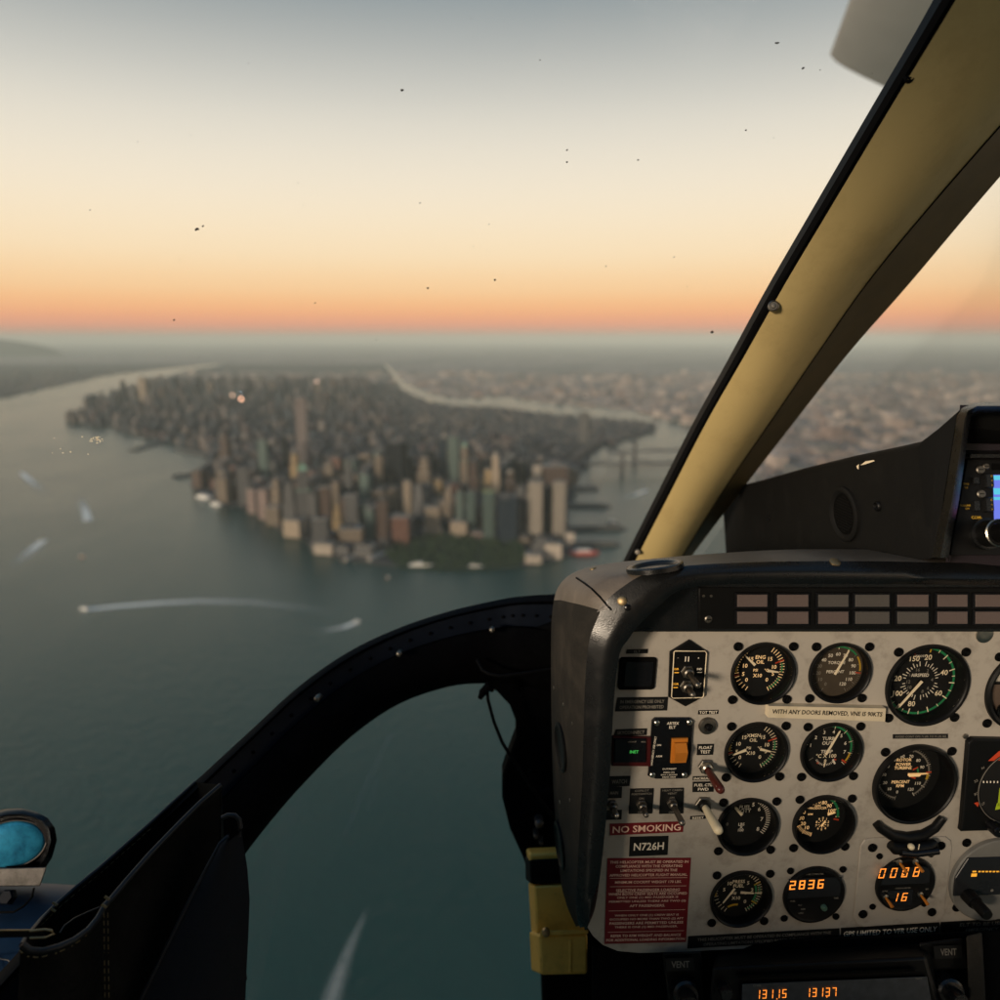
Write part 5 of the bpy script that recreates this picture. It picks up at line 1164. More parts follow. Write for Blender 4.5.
# thick front rim
def PF(px, py, d): return PI_ @ U(px, py, d)
rim_o = [PF(932, 557, .612), PF(944, 500, .606), PF(957, 416, .600), PF(962, 408, .600), PF(974, 403, .600), PF(1100, 402, .600), PF(1240, 402, .600)]
rim_f = [PF(940, 558, .592), PF(952, 500, .588), PF(965, 418, .583), PF(968, 410.5, .583), PF(977, 406, .583), PF(1100, 405.5, .583), PF(1240, 405.5, .583)]
rim_i = [PF(948, 558, .596), PF(959, 500, .592), PF(970.5, 419, .590), PF(972, 414, .590), PF(979, 411.5, .590), PF(1100, 411.5, .590), PF(1240, 411.5, .590)]
rim_b = [PF(949, 563, .64), PF(958, 500, .635), PF(968, 422, .64), PF(970, 419, .64), PF(977, 417, .64), PF(1100, 417, .64), PF(1240, 417, .64)]
b = MB(); b.loft([[w_[i] for w_ in (rim_o, rim_f, rim_i, rim_b)] for i in range(7)], 0); b.build('front_rim', M['lip'], pod, 60)
b = MB(); b.add([PF(945, 570, .643), PF(1240, 570, .643), PF(1240, 405, .643), PF(960, 405, .643)], [(0, 1, 2, 3)]); b.build('recess_back', M['purple'], pod, 0)
b = MB(); b.prism([(0, 0)] * 3 if False else [(-.002, -.0015), (.21, -.0015), (.21, .0015), (-.002, .0015)], -.022, .0, 0, 0, PI_ @ Matrix.Translation(U(973, 456, .612)) @ Matrix(((1, 0, 0, 0), (0, 0, -1, 0), (0, 1, 0, 0), (0, 0, 0, 1)))); b.build('shelf_lip', M['lip'], pod, 0)
def pod_side(px, py):
    best = None; d_ = U(px, py, 1).normalized()
    for r0, r1 in zip(full[:-1], full[1:]):
        for tri in ((r0[0], r1[0], r1[1]), (r0[0], r1[1], r0[1])):
            h_ = mathutils.geometry.intersect_ray_tri(*tri, d_, Vector((0, 0, 0)), True)
            if h_: n_ = (tri[1] - tri[0]).cross(tri[2] - tri[0]).normalized(); return (h_, -n_ if n_.dot(d_) > 0 else n_)
HI = PI_
stud(845, 514, .030, M['pod'], 'speaker_ring', pod, surf=pod_side, prof=[(.0300, -.001), (.0300, .0030), (.0280, .0044), (.0245, .0040), (.0225, .0012), (.0215, .0008)])
s_ = pod_side(845, 514); X = PI_ @ Matrix.Translation(s_[0]) @ s_[1].to_track_quat('Z', 'Y').to_matrix().to_4x4()
b = MB(); b.lathe([(.0222, .0002), (.0222, .0012), (.0005, .0016)], (0, 0), 36, 0, X, cap1=True)
for i in range(-6, 7):
    for j in range(-6, 7):
        if (i * i + j * j) * .0031 ** 2 < .0195 ** 2: b.lathe([(.0008, .0017), (.0006, .0021)], (i * .0031, j * .0031), 6, 1, X, cap1=True)
b.build('speaker_mesh', [M['flat'], M['black']], pod, 40)
stud(878.5, 506, .0048, M['black'], 'screw', pod, surf=pod_side, prof=[(.0052, -.0005), (.0052, .002), (.0040, .003), (.0034, .0012), (.0006, .0012)])
stud(769, 518, .0042, M['gloss'], 'screw', pod, surf=pod_side)
for pts in ([(861, 465.2), (866, 461.3), (874, 460.0), (875.5, 461), (866, 464.2)], [(857, 466), (859.5, 464.2), (859, 469.5), (857.6, 468)]):
    ss = [pod_side(*p) for p in pts]
    if all(ss): b = MB(); b.add([PI_ @ (s_[0] + s_[1] * .0006) for s_ in ss], [tuple(range(len(ss)))]); b.build('paint_chip', M['cream'], pod, 0)
HI = hood.matrix_world.inverted()
# radio face (screen tilted plane at depth .628)
RN = (-(FW) + UP * .10).normalized(); RU = Vector((1, 0, 0)); RV = RN.cross(RU).normalized(); RO = U(985, 510, .622)
RM = Matrix(((RU.x, RV.x, RN.x, RO.x), (RU.y, RV.y, RN.y, RO.y), (RU.z, RV.z, RN.z, RO.z), (0, 0, 0, 1)))
def rq(px, py, n=0.): d = hit(px, py, RO + RN * n, RN) - RO; return Vector((d.dot(RU), d.dot(RV)))
rad = thing('com_radio', 'black radio with a bright blue screen in the pod at the right edge', 'radio', RM.copy())
b = MB(); b.prism([rq(950, 555), rq(1240, 555), rq(1240, 459), rq(967, 459), rq(965, 470)], -.003, 0, 0, .0008); b.build('face_plate', M['black'], rad, 25)
b = MB(); b.prism([rq(992, 470), rq(1060, 470), rq(1060, 463.5), rq(992, 463.5)], .0001, .0006); b.build('slot', M['flat'], rad, 0)
for px, py in ((980, 469.8), (980.8, 494), (985.5, 466.5)):
    b = MB(); p = rq(px, py); b.lathe([(.0038 if px < 985 else .0028, .0001), (.0038 if px < 985 else .0028, .001), (.003 if px < 985 else .0022, .0018), (.001, .0018)], p, 20, cap1=True); b.box((p[0], p[1], .0019), (.0036, .0006, .0003), 1); b.build('screw', [M['dullsteel'], M['flat']], rad, 35)
for px, py, w_, h_ in ((974.5, 481, 6, 7), (975, 506, 6, 10)):
    b = MB(); p = rq(px, py); b.prism(rrect(p[0], p[1], w_ * .00085, h_ * .00085, .0006), .0001, .003, 0, .0005); b.build('button', M['lip'], rad, 25)
for px, py in ((987.5, 481), (987.5, 505)):
    b = MB(); p = rq(px, py); b.prism(rrect(p[0], p[1], .0072, .0128, .0016), .0001, .0036, 0, .001); o = b.build('rocker_button', M['lip'], rad, 25)
    b = MB(); 
    for dy, s in ((.004, 'C'), (.0, '<'), (-.004, '>')): b.text(s, p[0] + .0012, p[1] + dy, .0016, .0038)
    b.build('lettering', M['yellow'], o, 0)
b = MB()
for s, px, py, h_ in (('COM-', 976.5, 517.5, .0024), ('EMG', 966, 484, .0016), ('SQ', 966, 487.5, .0016), ('VOLUME', 965, 505.5, .0016), ('CH', 967, 508.5, .0016)): p = rq(px, py); b.text(s, p[0], p[1], h_, .0003)
b.build('lettering', M['yellow'], rad, 0)
b = MB(); b.prism([rq(994, 524), rq(1060, 524), rq(1062, 475), rq(993, 475)], .0001, .0008); sc = b.build('screen', M['scrblue'], rad, 0)
b = MB()
for y0, y1, m_ in ((475.6, 480, 0), (488.2, 494.5, 0), (497, 500, 0), (519.5, 523.6, 1)): b.flat([rq(994, y1, .001), rq(1058, y1, .001), rq(1059, y0, .001), rq(993.4, y0, .001)], .0010, m_)
b.build('screen_bars', [M['scrcyan'], M['scrpink']], sc, 0)
b = MB()
for s, px, py, h_ in (('121.50', 1014, 484, .0052), ('124.35', 1013, 491.4, .0036), ('118.30', 1014, 505.5, .0050), ('119.75', 1014, 514, .0050), ('COM 1', 1008, 478, .002)): p = rq(px, py, .001); b.text(s, p[0], p[1], h_, .0013)
b.build('lit_letters', M['scrwhite'], sc, 0)
p = rq(985, 534)
b = MB(); b.lathe([(.0135, .0001), (.0135, .004), (.0120, .0046), (.0112, .0046)], p, 40); b.build('knob_base', M['lip'], rad, 40)
b = MB(); b.lathe([(.0112 + (.0003 if i % 2 else 0) * 0, z) for i, z in enumerate((.004, .016, .0175))] + [(.0100, .0185), (.0082, .0187)], p, 48); k1 = b.build('outer_knob', M['black'], rad, 40)
b = MB(); b.lathe([(.0115, .0176), (.0116, .0184), (.0108, .0190)], p, 48); b.build('knob_ring', M['steel'], k1, 40)
b = MB()
for i in range(36):
    a = 2 * pi * i / 36; b.box((0, 0, .0245), (.0008, .0007, .012), 0, Matrix.Translation((p[0], p[1], 0)) @ Matrix.Rotation(a, 4, 'Z') @ Matrix.Translation((.0078, 0, 0)))
b.lathe([(.0076, .0185), (.0076, .0305), (.0066, .0315), (.0008, .0315)], p, 40, cap1=True); b.build('inner_knob', M['black'], rad, 30)

# ---- beige windscreen post
PST = [  # gasket outer, face left, fold start, fold end, right edge, depth
 ((624, 572), (633, 572), (660, 572), (675, 572), (684, 572), 1.1),
 ((628, 560), (636, 560), (664, 560), (680, 560), (689, 560), 1.07),
 ((661, 495), (669, 495), (700, 495), (720, 495), (738, 495), 0.98),
 ((697, 425), (705, 425), (745, 425), (768, 425), (792, 425), 0.89),
 ((736, 355), (745, 355), (784, 355), (816, 355), (847, 355), 0.81),
 ((775, 284), (785, 284), (830, 284), (866, 284), (909, 284), 0.735),
 ((820, 207), (831, 207), (893, 207), (929, 207), (974, 207), 0.67),
 ((877, 110), (889, 110), (972, 110), (1014, 110), (1058, 110), 0.605),
 ((937, 8), (951, 8), (1060, 8), (1108, 8), (1150, 8), 0.55),
 ((975, -60), (990, -60), (1110, -60), (1160, -60), (1204, -60), 0.52)]
pr = []
for g0, g1, f0, f1, r1, d in PST:
    w_ = [U(*g0, d + .006), U(*g1, d + .004), U(*g1, d), U((g1[0] + f0[0]) / 2, g1[1], d - .006), U(*f0, d - .002), U((f0[0] + f1[0]) / 2 + 1, f0[1], d + .010), U(*f1, d + .028), U((f1[0] * .5 + r1[0] * .5), r1[1], d + .060), U(*r1, d + .085), U((g1[0] + r1[0]) / 2, r1[1], d + .10)]
    pr.append(w_)
pr = smooth_rows(pr, 5)
post = thing('windscreen_post', 'beige painted windscreen post slanting up to the right', 'window post', Matrix.Translation(pr[0][4])); I_ = post.matrix_world.inverted()
b = MB(); b.loft([[I_ @ p for p in r[2:7]] for r in pr], 0); b.build('post_body', M['post'], post, 60)
b = MB(); b.loft([[I_ @ p for p in r[6:10]] + [I_ @ r[2]] for r in pr], 0); b.build('side_face', M['postside'], post, 50)  # side face coloured a darker brown than the front
b = MB(); b.loft([[I_ @ p for p in (r[0], r[0].lerp(r[1], .5) - FW * .005, r[1] - FW * .003, r[2] + FW * .002, r[0] + FW * .03)] + [I_ @ r[0]] for r in pr], 0); b.build('rubber_gasket', M['gasket'], post, 50)
b = MB(); b.tube([I_ @ (r[6] + RT * .0004 - FW * .0012) for r in pr], .0007, 6); b.build('seam', M['flat'], post, 60)
def post_stud(px, py, d, r, name='screw', prof=None, m='dullsteel'):
    o = U(px, py, d); n_ = (-FW - RT * .25).normalized(); X = I_ @ Matrix.Translation(o) @ n_.to_track_quat('Z', 'Y').to_matrix().to_4x4()
    b = MB(); b.lathe(prof or [(r, -.003), (r, .0012), (r * .8, .0020), (r * .7, .0010), (r * .5, .0010), (r * .4, .0022), (r * .05, .0024)], (0, 0), 28, 0, X, cap1=True); b.build(name, M[m], post, 40)
post_stud(773.5, 306, .752, .0056); post_stud(637.5, 552, 1.052, .0042); post_stud(909, 78, .588, .004, 'clip', m='gasket')

# ---- windscreen panes
def coons(top, bot, k, l, side_l=None):
    """grid between two polylines of (px,py,depth) with equal counts"""
    rows_ = []
    for j in range(l + 1):
        t = j / l; rows_.append([U(*[a[i] * (1 - t) + c_[i] * t for i in range(3)]) for a, c_ in zip(top, bot)])
    return rows_
pane = thing('windscreen', 'large clear windscreen pane flecked with dried bugs, left of the post', 'window', None)
LOW = [(-330, 1290, .60), (-50, 1015, .66), (0, 968, .69), (100, 866, .76), (200, 775, .82), (300, 683, .88), (400, 626, .93), (500, 598, .98), (560, 594, 1.02), (627, 566, 1.09)]
TOPW = [(-420, 900, .62), (-420, 500, .70), (-420, 100, .76), (-380, -160, .80), (-100, -190, .80), (200, -190, .76), (500, -190, .70), (800, -160, .60), (975, -60, .53), (800, 243, .70)]
# patch: post edge polyline against the frame polyline through a fan of rows
rows_ = []
for j in range(21):
    t = j / 20; rows_.append([U(*[a[i] * (1 - t) + c_[i] * t for i in range(3)]) for a, c_ in zip(LOW, TOPW[:9] + [(975, -60, .53)])])
b = MB(); b.loft(rows_, 0); b.build('glass_sheet', M['windglass'], pane, 180)
b = MB(); rr = random.Random(11)
spk = [(402, 90, 2.2), (197, 229, 3.2), (203, 226, 1.6), (567, 150, 1.6), (567, 162, 1.6), (495, 280, 1.8), (777, 43, 2.6), (803, 68, 2.2), (428, 288, 1.6), (174, 320, 1.4), (674, 257, 1.2), (638, 160, 1.2), (420, 203, 1.2), (606, 266, 1), (746, 130, 1.4), (712, 332, 2.), (90, 210, 1), (820, 70, 1), (315, 303, 1.1), (540, 60, 1)]
for x, y, r in spk:
    d = .82; c_ = U(x, y, d) ; r = r * d / F
    r *= .9; a0 = rr.uniform(0, 3)
    b.add([c_ + RT * r * rr.uniform(.45, 1.2) * cos(2 * pi * i / 9) + UP * r * rr.uniform(.35, .9) * sin(2 * pi * i / 9 + a0 * .2) for i in range(9)] , [tuple(range(9))])
for i in range(46):
    x, y = rr.uniform(20, 900), rr.uniform(10, 560)
    if y > 560 - (x - 620) * 1.7 and x > 620: continue
    d = .82; c_ = U(x, y, d); r = rr.uniform(.25, .55) * d / F; b.add([c_ + RT * r * cos(2 * pi * i_ / 6) + UP * r * sin(2 * pi * i_ / 6) for i_ in range(6)], [tuple(range(6))])
o = b.build('bug_specks', M['speck'], pane, 0); o['kind'] = 'stuff'
b = MB()
for i in range(34):
    x, y = 97 + rr.gauss(0, 5), 440 + rr.gauss(0, 2.4)
    if i > 26: x, y = 70 + rr.gauss(0, 14), 448 + rr.gauss(0, 8)
    d = .82; c_ = U(x, y, d); r = rr.uniform(.3, .8) * d / F; b.add([c_ + RT * r * 1.4 * cos(2 * pi * i_ / 6) + UP * r * sin(2 * pi * i_ / 6) for i_ in range(6)], [tuple(range(6))])
o = b.build('pale_scratches', M['speckl'], pane, 0); o['kind'] = 'stuff'
pane2 = thing('windscreen', 'clear windscreen pane right of the beige post, above the pod', 'window', None)
A_ = [(699, 560, 1.16), (745, 495, 1.07), (797, 425, .98), (850, 355, .90), (911, 278, .82), (978, 200, .755), (1062, 110, .69), (1152, 8, .635)]
B_ = [(1500, 560, 1.16), (1500, 495, 1.10), (1500, 425, 1.0), (1500, 355, .92), (1500, 278, .86), (1500, 200, .82), (1500, 110, .76), (1500, 8, .7)]
b = MB(); b.loft([[U(*[a[i] * (1 - t / 8) + c_[i] * t / 8 for i in range(3)]) for a, c_ in zip(A_, B_)] for t in range(9)], 0); b.build('glass_sheet', M['windglass'], pane2, 180)

# ---- black lower window frame
FR = [((1, 1), 0)] and [
 ((600, 594), (600, 720), .98), ((560, 594), (552, 700), .965), ((525, 596), (515, 684), .955), ((500, 599.5), (484, 683.5), .95), ((450, 611), (450, 686.5), .93), ((400, 627.5), (400, 703.5), .91), ((350, 651), (352, 736), .89), ((300, 685.5), (305, 782), .865), ((250, 731), (266, 827), .835),
 ((200, 777), (226, 880), .80), ((150, 823), (190, 932), .77), ((100, 869), (150, 990), .735), ((50, 918), (110, 1050), .70), ((0, 972), (60, 1110), .67), ((-60, 1035), (0, 1190), .64)]
fr = []
for O, I2, d in FR:
    mk = lambda t, dd: U(O[0] + (I2[0] - O[0]) * t, O[1] + (I2[1] - O[1]) * t, d + dd)
    fr.append([mk(0, .03), mk(0, .004), mk(.07, -.004), mk(.10, .004), mk(.34, .002), mk(.36, -.010), mk(.62, -.022), mk(.9, -.016), mk(1, .0), mk(1, .05)])
fr = smooth_rows(fr, 5)
frame = thing('lower_window_frame', 'curved black window frame with a riveted flange sweeping down left', 'window frame', Matrix.Translation(fr[20][6])); I_ = frame.matrix_world.inverted()
b = MB(); b.loft([[I_ @ p for p in r[4:]] + [I_ @ r[4]] for r in fr], 0); b.build('frame_tube', M['frame'], frame, 50)
b = MB(); b.loft([[I_ @ p for p in r[2:6]] for r in fr], 0); b.build('flange', M['flange'], frame, 50)
b = MB(); b.loft([[I_ @ p for p in r[:4]] + [I_ @ r[0]] for r in fr], 0); b.build('outer_seal', M['gasket'], frame, 50)
for i, r in enumerate(fr):
    if i % 2 == 0 and 4 < i < 62:
        c_ = r[3].lerp(r[4], .5) - FW * .001; b = MB(); X = I_ @ Matrix.Translation(c_) @ (-FW).to_track_quat('Z', 'Y').to_matrix().to_4x4(); b.lathe([(.0022, -.001), (.0020, .0008), (.0008, .0016)], (0, 0), 10, 0, X, cap1=True); b.build('rivet', M['frame'], frame, 60)
for px, py, d in ((492, 630, .925), (399, 654, .885), (317, 699, .845)):
    b = MB(); X = I_ @ Matrix.Translation(U(px, py, d)) @ (-FW).to_track_quat('Z', 'Y').to_matrix().to_4x4(); b.lathe([(.0036, -.012), (.0036, .0008), (.0024, .0020), (.0004, .0022)], (0, 0), 16, 0, X, cap1=True); b.build('bolt', M['dullsteel'], frame, 50)
# ---- dark bracket beside the lower window
br = [(462, 676), (484, 683), (497, 692), (510, 706), (516, 722), (516, 738), (508, 760), (502, 778), (502, 798), (510, 830), (522, 856), (532, 882), (540, 920), (546, 1100), (720, 1100), (720, 660), (560, 620), (500, 640)]
brk = thing('footwell_bracket', 'black shaped bracket beside the lower window, under the hood', 'bracket', Matrix.Translation(U(540, 800, .96))); I_ = brk.matrix_world.inverted()
b = MB(); fp = [I_ @ U(x, y, .955) for x, y in br]; bp_ = [I_ @ U(x, y, .955) + FW * .05 for x, y in br]; k = len(br)
b.add(fp + bp_, [tuple(reversed(range(k))), tuple(range(k, 2 * k))] + [(i, (i + 1) % k, k + (i + 1) % k, k + i) for i in range(k)]); b.build('bracket_body', M['frame'], brk, 30, .004)
b = MB(); b.tube([I_ @ U(*p) for p in [(530, 770, .935), (536, 785, .935), (541, 792, .93), (552, 790, .92)]], .004, 10); b.build('hinge_arm', M['frame'], brk, 60)
for px, py, r in ((539, 822, .010), (536, 834, .006), (541, 841, .005)):
    b = MB(); X = I_ @ Matrix.Translation(U(px, py, .945)) @ (-FW).to_track_quat('Z', 'Y').to_matrix().to_4x4(); b.lathe([(r * .6, -.01), (r * .6, .006), (r * .4, .009), (r * .1, .0095)], (0, 0), 16, 0, X, cap1=True); b.build('fitting', M['alu'], brk, 50)
cord = MB(); cord.tube([U(*p) for p in [(477, 660, .915), (482, 670, .905), (489, 674, .90), (500, 676, .90), (525, 673, .90), (551, 669, .91)]], .0020, 8)
o = cord.build('cable', M['gasket'], None, 60); tag(o, 'thin black cable drooping across the frame corner', 'cable')
cord = MB(); cord.tube([U(*p) for p in [(487, 686, .90), (488, 700, .90), (494, 722, .90), (502, 742, .90), (514, 762, .90), (528, 782, .90), (545, 806, .905), (560, 825, .92)]], .0021, 8); 
root = thing('hanging_cord', 'thin black cord hanging from a hook over the lower window', 'cord', None); cord.build('cord', M['gasket'], root, 60)
b = MB(); b.tube([U(*p) for p in [(480, 698, .90), (483, 692, .897), (488, 686, .897), (493, 690, .90)]], [.003, .005, .006, .0035], 10); b.build('hook', M['frame'], root, 60)
# lower window pane
pane3 = thing('lower_window', 'clear lower window over the dark water, inside the curved frame', 'window', None)
IN_ = [(60, 1110, .70), (150, 990, .765), (226, 880, .83), (266, 827, .865), (305, 782, .895), (352, 736, .92), (400, 703, .94), (450, 686, .96), (484, 683, .98), (540, 690, .99)]
BO_ = [(60, 1300, .70), (150, 1300, .76), (226, 1300, .80), (290, 1300, .83), (340, 1300, .86), (390, 1300, .88), (430, 1300, .90), (470, 1300, .92), (520, 1300, .95), (600, 1300, .99)]
b = MB(); b.loft([[U(*[a[i] * (1 - t / 8) + c_[i] * t / 8 for i in range(3)]) for a, c_ in zip(IN_, BO_)] for t in range(9)], 0); b.build('glass_sheet', M['windglass'], pane3, 180)

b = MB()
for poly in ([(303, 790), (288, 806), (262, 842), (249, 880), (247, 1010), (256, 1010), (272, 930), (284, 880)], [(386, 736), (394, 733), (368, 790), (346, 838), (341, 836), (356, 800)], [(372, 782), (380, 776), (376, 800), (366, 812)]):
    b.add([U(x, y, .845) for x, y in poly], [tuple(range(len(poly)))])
b.build('reflection_streaks', M['reflection_paint'], pane3, 0)  # reflections in the glass, painted as pale translucent streaks
# ---- yellow box
def pbox(b, quad, d, depth, I_, mi=0, skew=(0, 0)):
    f_ = [I_ @ U(x, y, d) for x, y in quad]; k_2 = [I_ @ U(x + skew[0], y + skew[1], d + depth) for x, y in quad]
    b.add(f_ + k_2, [(0, 1, 2, 3), (7, 6, 5, 4), (0, 4, 5, 1), (1, 5, 6, 2), (2, 6, 7, 3), (3, 7, 4, 0)], mi)
yb = thing('yellow_case', 'blurred yellow plastic case with a black strap below the hood', 'case', Matrix.Translation(U(560, 920, .86))); I_ = yb.matrix_world.inverted()
b = MB(); pbox(b, [(541, 975), (588, 974), (588, 934), (539, 935)], .84, .05, I_, 0, (-10, -4)); b.build('lower_body', M['yellowbox'], yb, 30, .003)
b = MB(); pbox(b, [(537, 936), (586, 935), (575, 884), (534, 886)], .865, .05, I_, 0, (-6, -4)); b.build('upper_body', M['yellowbox'], yb, 30, .003)
b = MB(); pbox(b, [(532, 884), (575, 884), (570, 852), (529, 854)], .87, .05, I_, 0, (-3, -6)); b.build('cap', M['yellowbox'], yb, 30, .003)
b = MB(); pbox(b, [(530.5, 884), (575, 883), (572, 858), (530, 860)], .866, .058, I_, 0, (-5, -4)); b.build('strap', M['gasket'], yb, 30, .002)
b = MB(); pbox(b, [(540, 936), (588, 934), (588, 930), (540, 931)], .836, .02, I_); b.build('ridge', M['yellowbox'], yb, 30, .001)
b = MB(); pbox(b, [(569, 973), (572, 973), (572, 940), (569, 940)], .8385, .01, I_); b.build('rib', M['yellowbox'], yb, 30, .001)
b = MB(); X = I_ @ Matrix.Translation(U(546, 933, .832)) @ (-FW).to_track_quat('Z', 'Y').to_matrix().to_4x4(); b.lathe([(.0045, -.004), (.0045, .001), (.003, .002), (.0004, .002)], (0, 0), 14, 0, X, cap1=True); b.build('catch', M['brass'], yb, 50)

# ---- pedestal and radio below the panel
ped = thing('centre_pedestal', 'black centre pedestal below the instrument panel', 'pedestal', Matrix.Translation(U(800, 980, .72))); I_ = ped.matrix_world.inverted()
b = MB(); q8 = [(592, 1120), (1260, 1120), (1260, 920), (592, 946)]
pbox(b, q8, .735, .25, I_); b.build('pedestal_body', M['frame'], ped, 30, .003)
b = MB(); pbox(b, [(669, 1010), (706, 1008), (701, 951), (662, 953)], .715, .02, I_); b.build('side_panel', M['black'], ped, 30, .002)
b = MB(); pbox(b, [(924, 972), (968, 968), (962, 938), (918, 943)], .712, .02, I_); b.build('side_panel', M['black'], ped, 30, .002)
b = MB(); pbox(b, [(972, 1080), (990, 1080), (982, 932), (966, 936)], .70, .03, I_); b.build('grey_strut', M['flank'], ped, 30, .002)
for (px, py, d) in ((686, 994, .705), (950, 992, .70)):
    b = MB(); X = I_ @ Matrix.Translation(U(px, py, d)) @ (-FW + UP * .1).to_track_quat('Z', 'Y').to_matrix().to_4x4(); b.lathe([(.013, -.02), (.013, .002), (.011, .004), (.008, .0042), (.0078, .016), (.0068, .018), (.0006, .018)], (0, 0), 28, 0, X, cap1=True); b.build('vent_knob', M['lip'], ped, 40)
def ptext(s, px, py, d, w, h, m, name, parent, I_, label=None, ang=0.):
    o_ = U(px, py, d); n_ = -FW; u_ = (RT * cos(ang) + UP * sin(ang)); v_ = n_.cross(u_)
    X = I_ @ Matrix(((u_.x, v_.x, n_.x, o_.x), (u_.y, v_.y, n_.y, o_.y), (u_.z, v_.z, n_.z, o_.z), (0, 0, 0, 1)))
    b = MB(); b.text(s, 0, 0, 0, 0, 0, 0, (w, h)); b.v = [X @ p for p in b.v]; return b.build(name, M[m], parent, 0)
for px, py, lb in ((680.5, 964.5, 'black VENT placard left of the lower radio'), (948.5, 952, 'black VENT placard right of the lower radio')):
    pv = thing('placard', lb, 'placard', Matrix.Translation(U(px, py, .709))); I2_ = pv.matrix_world.inverted()
    b = MB(); pbox(b, [(px - 14, py + 7), (px + 14, py + 6), (px + 13, py - 7), (px - 15, py - 6)], .7095, .002, I2_); pl_ = b.build('plate', M['blackpl'], pv, 0)
    ptext('VENT', px, py, .7088, .0175 if px < 800 else .0155, .0065, 'dim', 'lettering', pl_, I2_, ang=.03)
lr = thing('navigation_radio', 'black lower radio with dotted orange frequencies in a grey window', 'radio', Matrix.Translation(U(830, 985, .69))); I_ = lr.matrix_world.inverted()
b = MB(); pbox(b, [(702, 1090), (960, 1080), (926, 957), (712, 967)], .69, .06, I_, 0, (6, -18)); b.build('housing', M['black'], lr, 30, .003)
b = MB(); pbox(b, [(740, 1060), (940, 1052), (927, 976.5), (742, 984)], .686, .003, I_); sc = b.build('display_window', mat('grey_display', (.05, .052, .056), .3, var=.5, vs=140), lr, 30, .0005)
b = MB(); pbox(b, [(738, 978.5), (915, 971.5), (915, 969), (738, 976)], .684, .004, I_); b.build('top_slot', M['flat'], lr, 0)
for px, s in ((772, '131.15'), (822, '131.37')):
    o_ = U(px - 14, 994.5 - (px - 772) * .035, .685); n_ = -FW; X = I_ @ Matrix(((RT.x, UP.x, n_.x, o_.x), (RT.y, UP.y, n_.y, o_.y), (RT.z, UP.z, n_.z, o_.z), (0, 0, 0, 1)))
    b = MB(); b.seg7(s, 0, 0, .0040, .0082, 0, 0, 1.55, .06, .24, radians(2)); b.v = [X @ p for p in b.v]; b.build('lit_digits', M['amber'], sc, 0)
ptext('COMM', 757, 985.5, .6852, .0075, .0021, 'dim', 'lettering', sc, I_, ang=.03); ptext('NAV', 919, 978.5, .6852, .006, .0018, 'dim', 'lettering', sc, I_, ang=.03)
b = MB(); X = I_ @ Matrix.Translation(U(725, 991, .684)) @ (-FW).to_track_quat('Z', 'Y').to_matrix().to_4x4(); b.lathe([(.006, -.006), (.006, .004), (.005, .006), (.0006, .006)], (0, 0), 20, 0, X, cap1=True); b.build('small_knob', M['lip'], lr, 40)

# ---- leather pouch on the left
def sheet3(front, thick, I_, name, m, parent, bev=.0015):
    """closed slab from a polygon of (px,py,depth); triangulated softly through its centre"""
    f_ = [I_ @ U(*p) for p in front]; g_ = [I_ @ (U(*p) + FW * thick) for p in front]; k = len(f_); b = MB()
    c0 = sum(f_, Vector()) / k; c1 = sum(g_, Vector()) / k
    b.add(f_ + g_ + [c0, c1], [((i + 1) % k, i, 2 * k) for i in range(k)] + [(k + i, k + (i + 1) % k, 2 * k + 1) for i in range(k)] + [(i, (i + 1) % k, k + (i + 1) % k, k + i) for i in range(k)])
    return b.build(name, m, parent, 40)
pou = thing('leather_pouch', 'open black leather document pouch with tan stitching at lower left', 'pouch', Matrix.Translation(U(120, 960, .60))); I_ = pou.matrix_world.inverted()
FE = [(221, 785, .70), (200, 803, .685), (175, 828, .665), (150, 854, .645), (128, 879, .625), (112, 898, .61), (105, 905, .602), (98, 918, .592), (88, 930, .58), (74, 940, .57), (58, 947, .56), (42, 951, .555), (30, 950, .552), (22, 944, .55)]
def col_(p, dy): return (p[0] - dy * .012, p[1] + dy, p[2] - .0001 * dy)
b = MB(); rows_ = []
for j in range(9):
    dy = [0, 3, 12, 30, 60, 100, 150, 210, 280][j]; rows_.append([I_ @ (U(p[0] * (1 - .0002 * dy) - (4 * sin(j * .5) if i > 10 else 0), p[1] + dy, p[2] - .00006 * dy) - FW * (.002 * sin(j * 1.3 + i * .6))) for i, p in enumerate(FE)])
b.loft(rows_, 0); b.loft([[p + FW * .004 for p in r] for r in rows_], 0, flip=True); b.build('front_panel', M['leather'], pou, 70)
BE = [(196, 782, .80), (175, 801, .785), (150, 824, .765), (125, 846, .745), (100, 868, .725), (78, 886, .705), (58, 903, .69), (40, 921, .665), (26, 938, .63), (22, 945, .60)]
b = MB(); b.loft([[I_ @ U(p[0] + dy * .25, p[1] + dy, p[2] + .0002 * dy) for p in BE] for dy in (0, 10, 40, 100, 200)], 0); b.loft([[I_ @ (U(p[0] + dy * .25, p[1] + dy, p[2] + .0002 * dy) + FW * .005) for p in BE] for dy in (0, 10, 40, 100, 200)], 0, flip=True); b.build('back_panel', M['leather'], pou, 70)
b = MB(); b.loft([[I_ @ U(*FE[0]), I_ @ U(*BE[0])], [I_ @ U(FE[0][0], FE[0][1] + 250, FE[0][2]), I_ @ U(BE[0][0] + 40, BE[0][1] + 250, BE[0][2])]]); b.build('end_gusset', M['leather'], pou, 0)
b = MB(); b.tube([I_ @ U(*p) for p in FE], .0024, 10); b.build('front_piping', M['pipe'], pou, 70)
b = MB(); b.tube([I_ @ U(*p) for p in BE], .0022, 10); b.build('back_piping', M['pipe'], pou, 70)
